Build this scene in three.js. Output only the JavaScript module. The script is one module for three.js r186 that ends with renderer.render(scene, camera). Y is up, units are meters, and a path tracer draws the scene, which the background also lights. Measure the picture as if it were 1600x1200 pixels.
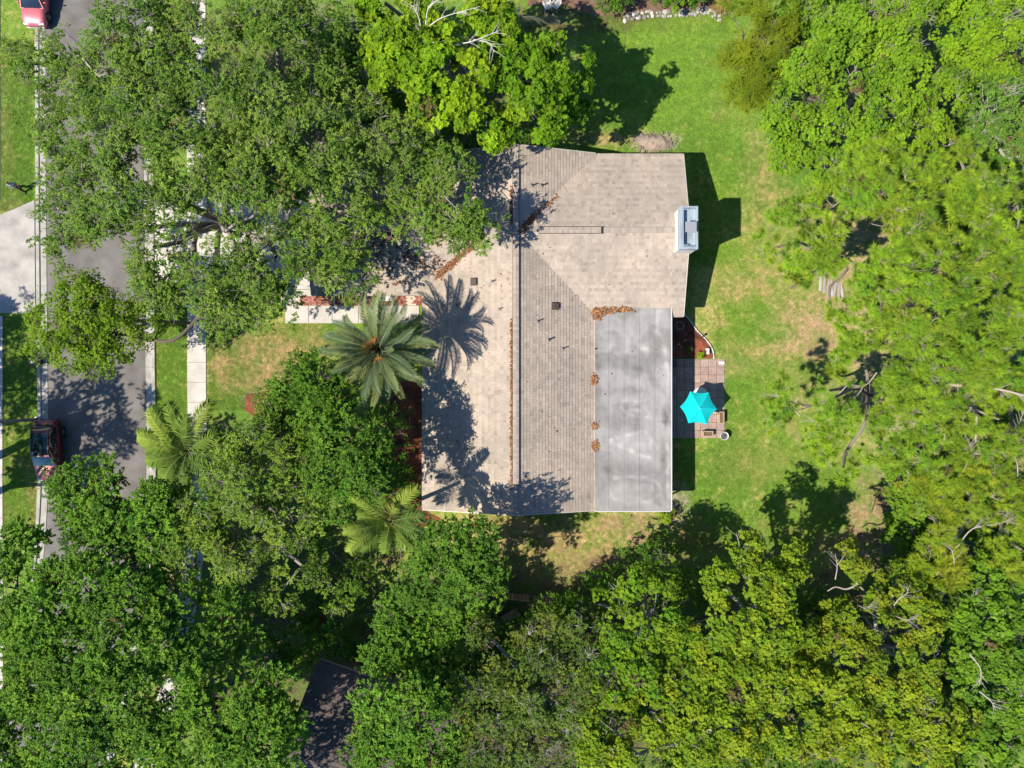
import * as THREE from 'three';
import { Sky } from 'three/addons/objects/Sky.js';
import { RoundedBoxGeometry } from 'three/addons/geometries/RoundedBoxGeometry.js';
import { ImprovedNoise } from 'three/addons/math/ImprovedNoise.js';
import { MarchingCubes } from 'three/addons/objects/MarchingCubes.js';
import { mergeGeometries, mergeVertices } from 'three/addons/utils/BufferGeometryUtils.js';

// ---------------------------------------------------------------- camera, sky, sun, exposure
const scene = new THREE.Scene();
const CAM_H = 53;                                   // drone height over the lawn
const camera = new THREE.PerspectiveCamera(56.74, 4 / 3, 0.5, 1500);
camera.position.set(0, CAM_H, 0);
camera.up.set(0, 0, -1);
camera.lookAt(0, 0, 0);
camera.updateMatrixWorld();

const sunTo = new THREE.Vector3(-0.600, 0.755, 0.267).normalize();   // towards the sun: elevation 49 degrees
const sky = new Sky();
sky.name = 'sky';
sky.userData.kind = 'structure';
sky.scale.setScalar(1000);
sky.material.uniforms.sunPosition.value.copy(sunTo);
sky.material.uniforms.turbidity.value = 2.5;
sky.material.uniforms.rayleigh.value = 1.2;
sky.material.uniforms.mieCoefficient.value = 0.004;
if (sky.material.uniforms.cloudCoverage) sky.material.uniforms.cloudCoverage.value = 0.2;
scene.add(sky);
scene.environmentIntensity = 0.105;
const sun = new THREE.DirectionalLight(0xfff1dc, 4.9);
sun.name = 'sun';
sun.position.copy(sunTo).multiplyScalar(150);
sun.castShadow = true;
sun.shadow.mapSize.set(4096, 4096);
Object.assign(sun.shadow.camera, { left: -60, right: 60, top: 60, bottom: -60, near: 20, far: 300 });
sun.shadow.radius = 1;
scene.add(sun);
const renderer = new THREE.WebGLRenderer({ antialias: true });
renderer.toneMapping = THREE.LinearToneMapping;
renderer.toneMappingExposure = 1.55;
renderer.shadowMap.enabled = true;
renderer.setSize(1024, 768);

// ---------------------------------------------------------------- helpers
const PX = 20.96;                                   // survey scale: plan units per metre on the ground
const at = (u, v, y = 0) => { const k = (CAM_H - y) / CAM_H / PX; return new THREE.Vector3((u - 800) * k, y, (v - 600) * k); };
const mpx = (r, y = 0) => r * (CAM_H - y) / CAM_H / PX;
function rng(seed) { let a = seed >>> 0; return () => { a = (a + 0x6D2B79F5) | 0; let t = Math.imul(a ^ (a >>> 15), 1 | a); t = (t + Math.imul(t ^ (t >>> 7), 61 | t)) ^ t; return ((t ^ (t >>> 14)) >>> 0) / 4294967296; }; }
const noise3 = new ImprovedNoise();
const nz = (x, y, z) => noise3.noise(x + 31.7, y + 17.3, z + 53.1);
const fbm = (x, y, z, o = 4) => { let s = 0, a = 0.5; for (let i = 0; i < o; i++) { s += a * nz(x, y, z); x *= 2.03; y *= 2.03; z *= 2.03; a *= 0.5; } return s; };
const sst = (a, b, x) => { const t = Math.min(1, Math.max(0, (x - a) / (b - a))); return t * t * (3 - 2 * t); };
const lerp = (a, b, t) => a + (b - a) * t;
const mix3 = (a, b, t) => [lerp(a[0], b[0], t), lerp(a[1], b[1], t), lerp(a[2], b[2], t)];
const hash2 = (i, j, s = 0) => { let h = Math.imul(i | 0, 374761393) + Math.imul(j | 0, 668265263) + Math.imul(s | 0, 2246822519); h = Math.imul(h ^ (h >>> 13), 1274126177); return ((h ^ (h >>> 16)) >>> 0) / 4294967296; };

const used = new Map();
function numbered(name) { const n = used.get(name) || 0; used.set(name, n + 1); return n ? `${name}_${String(n).padStart(3, '0')}` : name; }
function shade(o) { o.traverse(m => { if (m.isMesh) { m.castShadow = true; m.receiveShadow = true; } }); return o; }
function tag(o, label, category, group) { o.userData.label = label; o.userData.category = category; if (group) o.userData.group = group; return o; }
function thing(name, label, category, pos, turn = 0, group) {
  const g = new THREE.Group(); g.name = numbered(name); scene.add(g);
  if (pos) g.position.copy(pos);
  g.rotation.y = turn;
  return tag(g, label, category, group);
}
function part(parent, name, geo, mat) {
  const m = new THREE.Mesh(Array.isArray(geo) ? merge(geo) : geo, mat);
  m.name = parent === scene ? numbered(name) : name;
  m.castShadow = m.receiveShadow = true; parent.add(m); return m;
}
function struct(name, geo, mat) { const m = part(scene, name, geo, mat); m.userData.kind = 'structure'; return m; }
function structGroup(name) { const g = new THREE.Group(); g.name = numbered(name); g.userData.kind = 'structure'; scene.add(g); return g; }
function stuff(parent, name, geo, mat) { const m = part(parent, name, geo, mat); m.userData.kind = 'stuff'; return m; }
function merge(list) {
  const keep = list.every(g => g.attributes.color) ? ['position', 'normal', 'uv', 'color'] : ['position', 'normal', 'uv'];
  const l = list.map(g => {
    g = g.index ? g.toNonIndexed() : g;
    if (!g.attributes.normal) g.computeVertexNormals();
    if (!g.attributes.uv) g.setAttribute('uv', new THREE.BufferAttribute(new Float32Array(g.attributes.position.count * 2), 2));
    for (const k of Object.keys(g.attributes)) if (!keep.includes(k)) g.deleteAttribute(k);
    return g;
  });
  return mergeGeometries(l);
}
const bx = (w, h, d, x = 0, y = 0, z = 0, r = 0) => (r ? new RoundedBoxGeometry(w, h, d, 2, r) : new THREE.BoxGeometry(w, h, d)).translate(x, y, z);
const cyl = (r0, r1, h, x = 0, y = 0, z = 0, n = 16) => new THREE.CylinderGeometry(r0, r1, h, n).translate(x, y, z);
function tube(pts, r0, r1, sides = 6, segs = 0) {        // tapered tube through points
  const c = pts.length > 2 ? new THREE.CatmullRomCurve3(pts) : new THREE.LineCurve3(pts[0], pts[1]);
  const n = segs || Math.max(1, (pts.length - 1) * 2), P = [], I = [];
  let side = new THREE.Vector3(0.31, 0.17, 0.93).normalize();
  for (let i = 0; i <= n; i++) {
    const t = i / n, p = c.getPoint(t), d = c.getTangent(t), r = lerp(r0, r1, t);
    const a = side.clone().addScaledVector(d, -side.dot(d)).normalize(), b = d.clone().cross(a); side = a;
    for (let j = 0; j < sides; j++) { const q = j / sides * 2 * Math.PI; P.push(p.x + r * (a.x * Math.cos(q) + b.x * Math.sin(q)), p.y + r * (a.y * Math.cos(q) + b.y * Math.sin(q)), p.z + r * (a.z * Math.cos(q) + b.z * Math.sin(q))); }
    if (i) for (let j = 0; j < sides; j++) { const e = (i - 1) * sides, k = (j + 1) % sides; I.push(e + j, e + k, e + sides + j, e + k, e + sides + k, e + sides + j); }
  }
  const g = new THREE.BufferGeometry();
  g.setAttribute('position', new THREE.Float32BufferAttribute(P, 3)); g.setIndex(I); g.computeVertexNormals();
  return g;
}
function prism(pts, y0, y1, bevel = 0) {                 // pts: [[x, z], ...]; upright slab between y0 and y1, uv in metres
  const s = new THREE.Shape(pts.map(p => new THREE.Vector2(p[0], -p[1])));
  const g = new THREE.ExtrudeGeometry(s, { depth: y1 - y0 - bevel, bevelEnabled: bevel > 0, bevelSize: bevel, bevelThickness: bevel, bevelOffset: -bevel, bevelSegments: 1, curveSegments: 4 });
  g.rotateX(-Math.PI / 2).translate(0, y0, 0);
  return g;
}
const gpoly = uv => uv.map(([u, v]) => { const p = at(u, v); return [p.x, p.z]; });   // plan outline on the ground
const rect = (x0, z0, x1, z1) => [[x0, z0], [x1, z0], [x1, z1], [x0, z1]];

// ---------------------------------------------------------------- textures and materials
function dataTex(w, h, fn, srgb = true, wrap = true) {
  const d = new Uint8Array(w * h * 4), to = c => Math.round(255 * Math.min(1, Math.max(0, srgb ? (c <= 0.0031308 ? 12.92 * c : 1.055 * Math.pow(c, 1 / 2.4) - 0.055) : c)));
  for (let j = 0, k = 0; j < h; j++) for (let i = 0; i < w; i++, k += 4) { const c = fn(i, j); d[k] = to(c[0]); d[k + 1] = to(c[1]); d[k + 2] = to(c[2]); d[k + 3] = 255; }
  const t = new THREE.DataTexture(d, w, h, THREE.RGBAFormat);
  t.magFilter = THREE.LinearFilter; t.minFilter = THREE.LinearMipmapLinearFilter; t.generateMipmaps = true;
  if (wrap) t.wrapS = t.wrapT = THREE.RepeatWrapping;
  if (srgb) t.colorSpace = THREE.SRGBColorSpace;
  t.needsUpdate = true; return t;
}
const lin = (r, g, b) => new THREE.Color().setRGB(r, g, b);
const std = (c, rough = 0.8, o = {}) => new THREE.MeshStandardMaterial({ color: lin(...c), roughness: rough, side: THREE.DoubleSide, ...o });
// periodic value noise for tiling maps
const pv = (x, y, per, s) => { const i = Math.floor(x), j = Math.floor(y), f = x - i, g = y - j, a = f * f * (3 - 2 * f), b = g * g * (3 - 2 * g), m = q => ((q % per) + per) % per; return lerp(lerp(hash2(m(i), m(j), s), hash2(m(i + 1), m(j), s), a), lerp(hash2(m(i), m(j + 1), s), hash2(m(i + 1), m(j + 1), s), a), b); };
const pfbm = (x, y, per, s) => 0.5 * pv(x, y, per, s) + 0.27 * pv(x * 2, y * 2, per * 2, s + 1) + 0.15 * pv(x * 4, y * 4, per * 4, s + 2) + 0.08 * pv(x * 8, y * 8, per * 8, s + 3);
const grainMap = (base, amp, speck, seed) => dataTex(512, 512, (i, j) => {
  const b = pfbm(i / 128, j / 128, 4, seed) - 0.5, f = hash2(i, j, seed) - 0.5, k = 1 + amp * 2 * b + speck * f;
  return [base[0] * k, base[1] * k, base[2] * k];
});
const bumpGrain = dataTex(256, 256, (i, j) => { const v = 0.6 * hash2(i, j, 9) + 0.4 * pfbm(i / 32, j / 32, 8, 4); return [v, v, v]; }, false);
const withRepeat = (t, r) => { const c = t.clone(); c.repeat.set(r, r); c.needsUpdate = true; return c; };
const texStd = (map, rep, rough, o = {}) => new THREE.MeshStandardMaterial({ map: withRepeat(map, rep), bumpMap: withRepeat(bumpGrain, rep * 2), bumpScale: 0.004, roughness: rough, side: THREE.DoubleSide, ...o });
const M = {};
M.concrete = texStd(grainMap([0.49, 0.475, 0.45], 0.28, 0.18, 11), 0.28, 0.85);
M.concreteOld = texStd(grainMap([0.375, 0.365, 0.345], 0.4, 0.22, 12), 0.31, 0.9);
M.gutter = texStd(grainMap([0.36, 0.36, 0.34], 0.4, 0.2, 13), 0.4, 0.9);
M.asphalt = texStd(grainMap([0.162, 0.156, 0.152], 0.38, 0.35, 14), 0.23, 0.92);
M.white = std([0.64, 0.66, 0.66], 0.55);
M.stucco = std([0.62, 0.58, 0.5], 0.9);
M.darkMetal = std([0.03, 0.03, 0.035], 0.5);
M.black = std([0.012, 0.012, 0.014], 0.6);
M.grey = std([0.28, 0.29, 0.30], 0.5, { metalness: 0.4 });
M.wood = std([0.24, 0.14, 0.085], 0.85);
M.bark = texStd(grainMap([0.17, 0.145, 0.12], 0.7, 0.4, 15), 1, 0.95);
M.barkPale = std([0.40, 0.365, 0.32], 0.9);
M.barkMid = std([0.24, 0.205, 0.175], 0.92);
M.mulch = texStd(grainMap([0.20, 0.062, 0.034], 0.9, 0.9, 16), 0.5, 0.95, { bumpScale: 0.03 });
// ---------------------------------------------------------------- ground, lawn, road, pavements
// colours of the turf itself: lush, yellowed, bare and sandy areas, as they lie on the plot
const patches = [   // [u, v, ru, rv, tone (0 straw, 1 sand and soil, 2 leaf litter, 3 grey dirt, 4 lush), strength]
  [425, 560, 110, 62, 0, 1.0], [440, 600, 70, 40, 0, 0.8], [480, 515, 70, 16, 4, 0.5], [395, 520, 50, 22, 0, 0.55],
  [870, 860, 150, 62, 0, 1.15], [760, 830, 60, 30, 0, 1.0], [940, 905, 60, 30, 1, 0.6], [1000, 825, 60, 35, 1, 0.6],
  [1262, 512, 50, 42, 1, 0.85], [1225, 560, 40, 24, 0, 0.5], [1200, 245, 36, 52, 0, 0.65], [1140, 445, 55, 30, 0, 0.65], [1185, 420, 26, 44, 0, 0.4], [1230, 480, 34, 50, 0, 0.4],
  [1385, 800, 62, 70, 1, 1.2], [1340, 865, 60, 40, 1, 1.0], [1180, 720, 60, 40, 0, 0.35], [1090, 850, 50, 40, 2, 0.4], [1310, 640, 40, 60, 4, 0.8], [1290, 740, 90, 50, 4, 0.8],
  [1022, 222, 42, 14, 3, 1.3], [965, 216, 80, 13, 0, 0.8], [860, 215, 60, 12, 2, 0.8], [1040, 110, 120, 85, 4, 1.1], [1100, 500, 30, 60, 0, 0.5], [1170, 640, 60, 90, 4, 0.35], [1150, 560, 40, 30, 0, 0.45], [1200, 330, 50, 60, 0, 0.5], [1120, 330, 45, 120, 4, 0.3],
  [1450, 500, 190, 230, 1, 0.9], [1420, 330, 140, 80, 1, 0.9], [1420, 120, 230, 150, 2, 1.0], [1500, 850, 130, 160, 2, 1.1],
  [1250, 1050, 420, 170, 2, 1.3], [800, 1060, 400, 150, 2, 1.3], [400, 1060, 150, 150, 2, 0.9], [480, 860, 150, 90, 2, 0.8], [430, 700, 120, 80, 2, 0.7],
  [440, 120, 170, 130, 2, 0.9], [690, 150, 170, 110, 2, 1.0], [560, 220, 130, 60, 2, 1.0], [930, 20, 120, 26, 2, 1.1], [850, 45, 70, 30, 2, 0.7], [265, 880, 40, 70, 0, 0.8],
  [10, 330, 30, 22, 0, 0.7], [8, 200, 14, 120, 0, 0.35], [52, 790, 12, 60, 0, 0.7], [270, 480, 30, 60, 4, 0.7], [265, 600, 26, 100, 4, 0.7], [30, 250, 26, 90, 4, 0.3], [28, 790, 24, 60, 4, 0.6],
  [1060, 785, 22, 26, 3, 1.0], [400, 625, 26, 14, 3, 0.7],
];
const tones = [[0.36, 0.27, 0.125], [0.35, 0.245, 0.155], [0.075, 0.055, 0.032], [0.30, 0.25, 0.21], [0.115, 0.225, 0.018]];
const LX0 = -62, LZ0 = -48, LW = 124, LD = 96;
const pgrid = patches.map(([u, v, ru, rv, t, s]) => { const p = at(u, v); return [p.x, p.z, ru / PX, rv / PX, t, s]; });
const NP = pgrid.length, PG = new Float64Array(NP * 6); pgrid.forEach((p, q) => { PG.set([p[0], p[1], 1 / p[2], 1 / p[3], p[4], p[5]], q * 6); });
const LGX = 1024, LGZ = 792, lawnCoarse = new Float32Array(LGX * LGZ * 3);
for (let j = 0, k = 0; j < LGZ; j++) for (let i = 0; i < LGX; i++, k += 3) {
  const x = LX0 + (i + 0.5) / LGX * LW, z = LZ0 + (j + 0.5) / LGZ * LD;
  const n1 = fbm(x * 0.11, z * 0.11, 1, 2), n2 = fbm(x * 0.7, z * 0.7, 5, 3), n3 = nz(x * 3.1, z * 3.1, 9);
  let c = mix3([0.092, 0.186, 0.017], [0.152, 0.238, 0.025], sst(-0.3, 0.4, n1 + 0.5 * n2));
  c = mix3(c, tones[0], 0.55 * sst(0.12, 0.55, n2 + 0.4 * n1 + 0.55 * n3 + 0.3 * nz(x * 6.3, 4, z * 6.3)));
  for (let q = 0; q < NP; q++) {
    const dx = (x - PG[q * 6]) * PG[q * 6 + 2]; if (dx > 2 || dx < -2) continue;
    const dz = (z - PG[q * 6 + 1]) * PG[q * 6 + 3], d = dx * dx + dz * dz;
    if (d > 4) continue;
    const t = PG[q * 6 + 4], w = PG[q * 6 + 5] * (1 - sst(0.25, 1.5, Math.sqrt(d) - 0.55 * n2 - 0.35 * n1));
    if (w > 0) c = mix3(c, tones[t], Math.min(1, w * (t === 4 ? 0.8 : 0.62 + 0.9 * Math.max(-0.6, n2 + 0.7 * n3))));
  }
  const mow = (x > 5 && z < -18) ? 0.05 * Math.sin(z * 4.6 + 0.6 * n1) : 0, k2 = 1.17 * (1 + 0.22 * n3 + mow); lawnCoarse[k] = c[0] * k2; lawnCoarse[k + 1] = c[1] * k2; lawnCoarse[k + 2] = c[2] * k2;
}
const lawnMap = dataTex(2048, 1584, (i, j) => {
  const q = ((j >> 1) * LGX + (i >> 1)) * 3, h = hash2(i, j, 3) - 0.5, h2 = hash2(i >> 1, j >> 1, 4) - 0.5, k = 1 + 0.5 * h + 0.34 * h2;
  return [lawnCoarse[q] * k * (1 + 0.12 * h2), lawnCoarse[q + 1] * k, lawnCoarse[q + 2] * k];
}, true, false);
const lawnBump = dataTex(1024, 1024, (i, j) => { const v = 0.55 * hash2(i, j, 21) + 0.45 * pfbm(i / 16, j / 16, 64, 22); return [v, v, v]; }, false);
{
  const g = new THREE.PlaneGeometry(LW, LD, 62, 48).rotateX(-Math.PI / 2), P = g.attributes.position, U = g.attributes.uv;
  for (let k = 0; k < P.count; k++) { const x = P.getX(k) + LX0 + LW / 2, z = P.getZ(k) + LZ0 + LD / 2; P.setXYZ(k, x, 0, z); U.setXY(k, (x - LX0) / LW, (z - LZ0) / LD); }
  g.computeVertexNormals();
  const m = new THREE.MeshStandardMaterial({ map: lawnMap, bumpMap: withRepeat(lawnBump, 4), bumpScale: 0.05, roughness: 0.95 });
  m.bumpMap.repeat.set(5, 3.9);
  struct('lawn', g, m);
  const far = grainMap([0.09, 0.135, 0.035], 0.6, 0.5, 31);
  const fg = new THREE.PlaneGeometry(1600, 1600).rotateX(-Math.PI / 2).translate(0, -0.05, 0);
  const fm = texStd(far, 200, 0.95);
  struct('ground', fg, fm);
}
// strip along a path, cut to separate slabs; path points and half widths in plan units
function pathAt(path) { const c = new THREE.CatmullRomCurve3(path.map(([u, v]) => at(u, v)), false, 'centripetal'); return c; }
function stripPoly(c, t0, t1, o0, o1, n = 4) {
  const L = [], R = [];
  for (let i = 0; i <= n; i++) { const t = lerp(t0, t1, i / n), p = c.getPointAt(t), d = c.getTangentAt(t), nx = -d.z, nzv = d.x; L.push([p.x + nx * o0, p.z + nzv * o0]); R.unshift([p.x + nx * o1, p.z + nzv * o1]); }
  return L.concat(R);
}
const roadPath = pathAt([[148, -900], [148, -300], [148, 0], [149, 300], [151, 560], [152, 760], [140, 920], [112, 1080], [60, 1240], [-60, 1480], [-300, 1800]]);
const roadLen = roadPath.getLength();
struct('road', prism(stripPoly(roadPath, 0, 1, 3.62, -3.62, 90), -0.03, 0.015), M.asphalt);
for (const s of [1, -1]) {                               // concrete gutter with a low rolled kerb, cast in bays
  const g = structGroup('kerb');
  const n = Math.round(roadLen / 3.05);
  for (let i = 0; i < n; i++) {
    const a = i / n + 0.012 / roadLen, b = (i + 1) / n - 0.012 / roadLen, pm = roadPath.getPointAt((a + b) / 2);
    if (Math.abs(pm.z) > 45) continue;
    part(g, 'gutter_bay', prism(stripPoly(roadPath, a, b, s * 3.65, s * 4.12, 2), -0.03, 0.035, 0.006), M.gutter);
    part(g, 'kerb_bay', prism(stripPoly(roadPath, a, b, s * 4.125, s * 4.40, 2), -0.03, 0.115, 0.03), M.concreteOld);
  }
}
function slabWalk(name, path, half, step, mat, zmax = 40) {
  const c = pathAt(path), L = c.getLength(), n = Math.round(L / step), g = structGroup(name);
  for (let i = 0; i < n; i++) { const a = i / n + 0.008 / L, b = (i + 1) / n - 0.008 / L; if (Math.abs(c.getPointAt(a).z) > zmax) continue; part(g, 'concrete_slab', prism(stripPoly(c, a, b, half, -half, 2), -0.03, 0.05, 0.008), mat); }
  return g;
}
const NS = [M.concrete];
slabWalk('sidewalk', [[308, -400], [307, 0], [307, 300]], 0.70, 1.5, M.concrete);
slabWalk('sidewalk', [[308, 442], [308, 620], [312, 780], [304, 870], [290, 960], [262, 1090], [215, 1220], [120, 1400]], 0.70, 1.5, M.concrete);
slabWalk('sidewalk', [[-10, 494], [-10, 760], [-9, 1000], [-10, 1250]], 0.70, 1.5, M.concrete);
slabWalk('sidewalk', [[-14, -300], [-14, 100], [-14, 312]], 0.70, 1.5, M.concreteOld);
{ // drive across the street and the drive up to the garage, each in cast panels
  const d = structGroup('driveway');
  part(d, 'concrete_slab', prism(gpoly([[-160, 352], [-8, 340], [-8, 489], [-160, 489]]), -0.03, 0.046, 0.008), M.concreteOld);
  part(d, 'concrete_slab', prism(gpoly([[-7.4, 339.7], [54.5, 313], [56, 489], [-7.4, 489]]), -0.03, 0.05, 0.008), M.concreteOld);
  const e = structGroup('driveway');
  const xs = [242, 292, 323, 376, 430, 489], top = [304, 308, 310, 311, 312, 312], bot = [446, 440, 434, 430, 428, 428];
  for (let i = 0; i < 5; i++) for (let k = 0; k < 2; k++) {
    const a = 0.3, f0 = k / 2, f1 = (k + 1) / 2;
    part(e, 'concrete_slab', prism(gpoly([[xs[i] + a, lerp(top[i], bot[i], f0) + a], [xs[i + 1] - a, lerp(top[i + 1], bot[i + 1], f0) + a], [xs[i + 1] - a, lerp(top[i + 1], bot[i + 1], f1) - a], [xs[i] + a, lerp(top[i], bot[i], f1) - a]]), -0.03, 0.052, 0.008), M.concrete);
  }
  const w = structGroup('walkway');
  const cut = [[432, 430, 489, 452], [440, 452.6, 489, 477], [446, 477.6, 482, 505], [482.6, 477.6, 519, 505], [519.6, 477.6, 560, 505], [560.6, 477.6, 612, 505], [612.6, 477.6, 655, 505]];
  for (const [a, b, c, f] of cut) part(w, 'concrete_slab', prism(gpoly([[a, b], [c, b], [c, f], [a, f]]), -0.03, 0.055, 0.008), M.concrete);
  // low brick edging along the porch: single bricks, white stones between them
  const bk = thing('brick_edging', 'low red brick edging band between the porch roof and the concrete walkway', 'edging');
  const R = rng(71), tone = [0, 1, 2, 3].map(k => texStd(grainMap([0.26 + 0.07 * k, 0.09 + 0.045 * k, 0.06 + 0.04 * k], 0.5, 0.5, 60 + k), 2, 0.9));
  const pale = texStd(grainMap([0.62, 0.56, 0.5], 0.3, 0.3, 66), 1, 0.9);
  const bg = bx(0.205, 0.16, 0.10, 0, 0, 0, 0.012);
  const p0 = at(468, 465), p1 = at(662, 465);
  const nb = Math.floor((p1.x - p0.x) / 0.215);
  for (let r = 0; r < 6; r++) for (let i = 0; i < nb; i++) {
    const x = p0.x + 0.11 + i * 0.215 + (r % 2 ? 0.1 : 0), u = 800 + x * PX;
    if ((u > 521 && u < 525) || (u > 592 && u < 616 && r < 4)) continue;
    if (nb * 6 > 300 && (r + i) % 7 === 6) continue;
    const whitish = (u > 562 && u < 575) || (u > 637 && u < 650);
    const m = new THREE.Mesh(bg, whitish && R() < 0.75 ? pale : tone[Math.floor(R() * 3.4)]); m.name = 'brick'; m.position.set(x, 0.05 + 0.012 * R(), -6.48 + r * 0.113 + 0.004 * R()); m.rotation.y = 0.03 * (R() - 0.5); m.castShadow = m.receiveShadow = true; bk.add(m);
  }
  const st = thing('stone_block', 'white concrete block lying in the brick edging by the porch', 'block', at(604, 466.5));
  part(st, 'block', bx(0.98, 0.24, 0.42, 0, 0.12, 0, 0.02), M.white);
  const dv = thing('stone_divider', 'thin white divider standing upright in the brick edging', 'divider', at(523, 470));
  part(dv, 'divider', bx(0.11, 0.22, 0.66, 0, 0.11, 0, 0.015), M.white);
}
// mulch beds
struct('mulch_bed', prism(gpoly([[610, 600], [668, 590], [668, 800], [690, 812], [640, 830], [590, 800], [600, 700]]), -0.03, 0.05), M.mulch);
struct('mulch_bed', prism(gpoly([[1044, 480], [1065, 488], [1088, 517], [1103, 531], [1113, 547], [1115, 560], [1044, 560]]), -0.03, 0.045), M.mulch);
struct('mulch_bed', prism(gpoly([[385, 616], [414, 612], [420, 640], [400, 652], [382, 640]]), -0.03, 0.04), M.mulch);
struct('mulch_bed', prism(gpoly([[820, -40], [1140, -40], [1136, 14], [1105, 14], [1040, 20], [985, 22], [930, 26], [880, 6], [824, 10]]), -0.03, 0.03), texStd(grainMap([0.17, 0.105, 0.07], 0.8, 0.8, 17), 0.5, 0.95));

// short tufts standing in the mown turf, and dry leaves lying on it
{
  const R = rng(404), P = [], I = [];
  for (let k = 0; k < 12; k++) { const t = R() * 6.28, r = 0.11 * Math.sqrt(R()), x = r * Math.cos(t), z = r * Math.sin(t), a = R() * 6.28, hgt = 0.025 + 0.025 * R(), w = 0.011, b = P.length / 3, lx = 0.05 * Math.cos(a), lz = 0.05 * Math.sin(a); P.push(x - w * Math.sin(a), 0, z + w * Math.cos(a), x + w * Math.sin(a), 0, z - w * Math.cos(a), x + lx, hgt, z + lz); I.push(b, b + 1, b + 2); }
  const g = new THREE.BufferGeometry(); g.setAttribute('position', new THREE.Float32BufferAttribute(P, 3)); g.setIndex(I); g.computeVertexNormals();
  const zones = [[905, 20, 1140, 240, 9000], [1080, 230, 1300, 420, 8000], [1115, 420, 1330, 760, 16000], [1055, 700, 1380, 860, 8000], [0, 60, 52, 330, 4000], [2, 495, 56, 830, 5000], [242, 440, 292, 720, 4000], [324, 505, 520, 640, 7000], [740, 805, 1040, 930, 8000]], pts = [];
  for (const [a, b, c, d, n] of zones) for (let i = 0; i < n; i++) { const p = at(a + (c - a) * R(), b + (d - b) * R()); if (p.x > 11.7 && p.x < 15.95 && p.z > -1.95 && p.z < 4.1) continue; pts.push(p); }
  const im = new THREE.InstancedMesh(g, std([1, 1, 1], 0.95), pts.length), m = new THREE.Matrix4(), q = new THREE.Quaternion(), Y = new THREE.Vector3(0, 1, 0), c = new THREE.Color();
  pts.forEach((p, i) => { const s = 0.7 + 0.8 * R(), k = (Math.floor((p.z - LZ0) / LD * LGZ) * LGX + Math.floor((p.x - LX0) / LW * LGX)) * 3, f = 0.85 + 0.6 * R(); m.compose(p, q.setFromAxisAngle(Y, R() * 6.28), new THREE.Vector3(s, s, s)); im.setMatrixAt(i, m); im.setColorAt(i, c.setRGB(lawnCoarse[k] * f, lawnCoarse[k + 1] * f, lawnCoarse[k + 2] * f)); });
  im.name = 'grass'; im.userData.kind = 'stuff'; im.castShadow = im.receiveShadow = true; tag(im, 'short mown grass tufts over the sunny lawns', 'grass'); scene.add(im);
  // heap of bare soil by the upper roof edge
  const hp = thing('soil_heap', 'low heap of bare grey soil on the lawn above the roof edge', 'soil'), geo = new THREE.PlaneGeometry(3.6, 1.7, 44, 22).rotateX(-Math.PI / 2), V = geo.attributes.position, o = at(1021, 222);
  for (let i = 0; i < V.count; i++) { const x = V.getX(i), z = V.getZ(i), e = 1 - Math.hypot(x / 1.75, z / 0.8) + 0.5 * fbm(x * 1.1, 2, z * 1.3, 3); V.setY(i, -0.02 + Math.max(0, 0.22 * sst(0, 0.8, e) * (1 + 0.9 * fbm(x * 4, 5, z * 4, 3)))); }
  geo.computeVertexNormals(); part(hp, 'heap', geo.translate(o.x, 0, o.z), texStd(grainMap([0.25, 0.205, 0.17], 0.6, 0.6, 47), 0.6, 0.95));
  const cl = []; for (let i = 0; i < 46; i++) { const k = new THREE.IcosahedronGeometry(0.05 + 0.09 * R(), 0); k.scale(1, 0.6, 0.8).rotateY(R() * 6).translate(o.x + (R() - 0.5) * 3.4, 0.08, o.z + (R() - 0.5) * 1.5); cl.push(k); } stuff(hp, 'clods', cl, std([0.2, 0.165, 0.14], 0.95));
}
// ---------------------------------------------------------------- the house
const house = thing('house', 'single storey house with tan shingle roof and flat grey rear roof', 'house');
const RIDGE = 4.7, PITCH = 0.33, RX = 0.26;               // main ridge along z at x = RX
const Z0 = -16.28, Z1 = 8.92, XL = -6.34, XR = 5.89;      // main roof outline
const WZ0 = -16.22, WZ1 = -4.78, WZM = -10.45, WX1 = 12.1; // rear wing, ridge along x
const GX0 = -14.25, GZ0 = -16.0, GZ1 = -6.33, GZM = -11.2, GR = 4.12; // garage wing
const hMain = (x) => RIDGE - PITCH * Math.abs(x - RX);
const hWing = (x, z) => x > RX && x <= WX1 && z >= WZ0 && z <= WZ1 ? RIDGE - 0.003 - PITCH * Math.abs(z - WZM) : -1;
const hGar = (x, z) => x < RX && x >= GX0 && z >= GZ0 && z <= GZ1 ? GR - PITCH * Math.abs(z - GZM) : -1;
const inMain = (x, z) => x >= XL && x <= XR && z >= Z0 && z <= Z1;
const roofY = (x, z) => Math.max(inMain(x, z) ? hMain(x) : -1, hWing(x, z), hGar(x, z));
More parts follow.
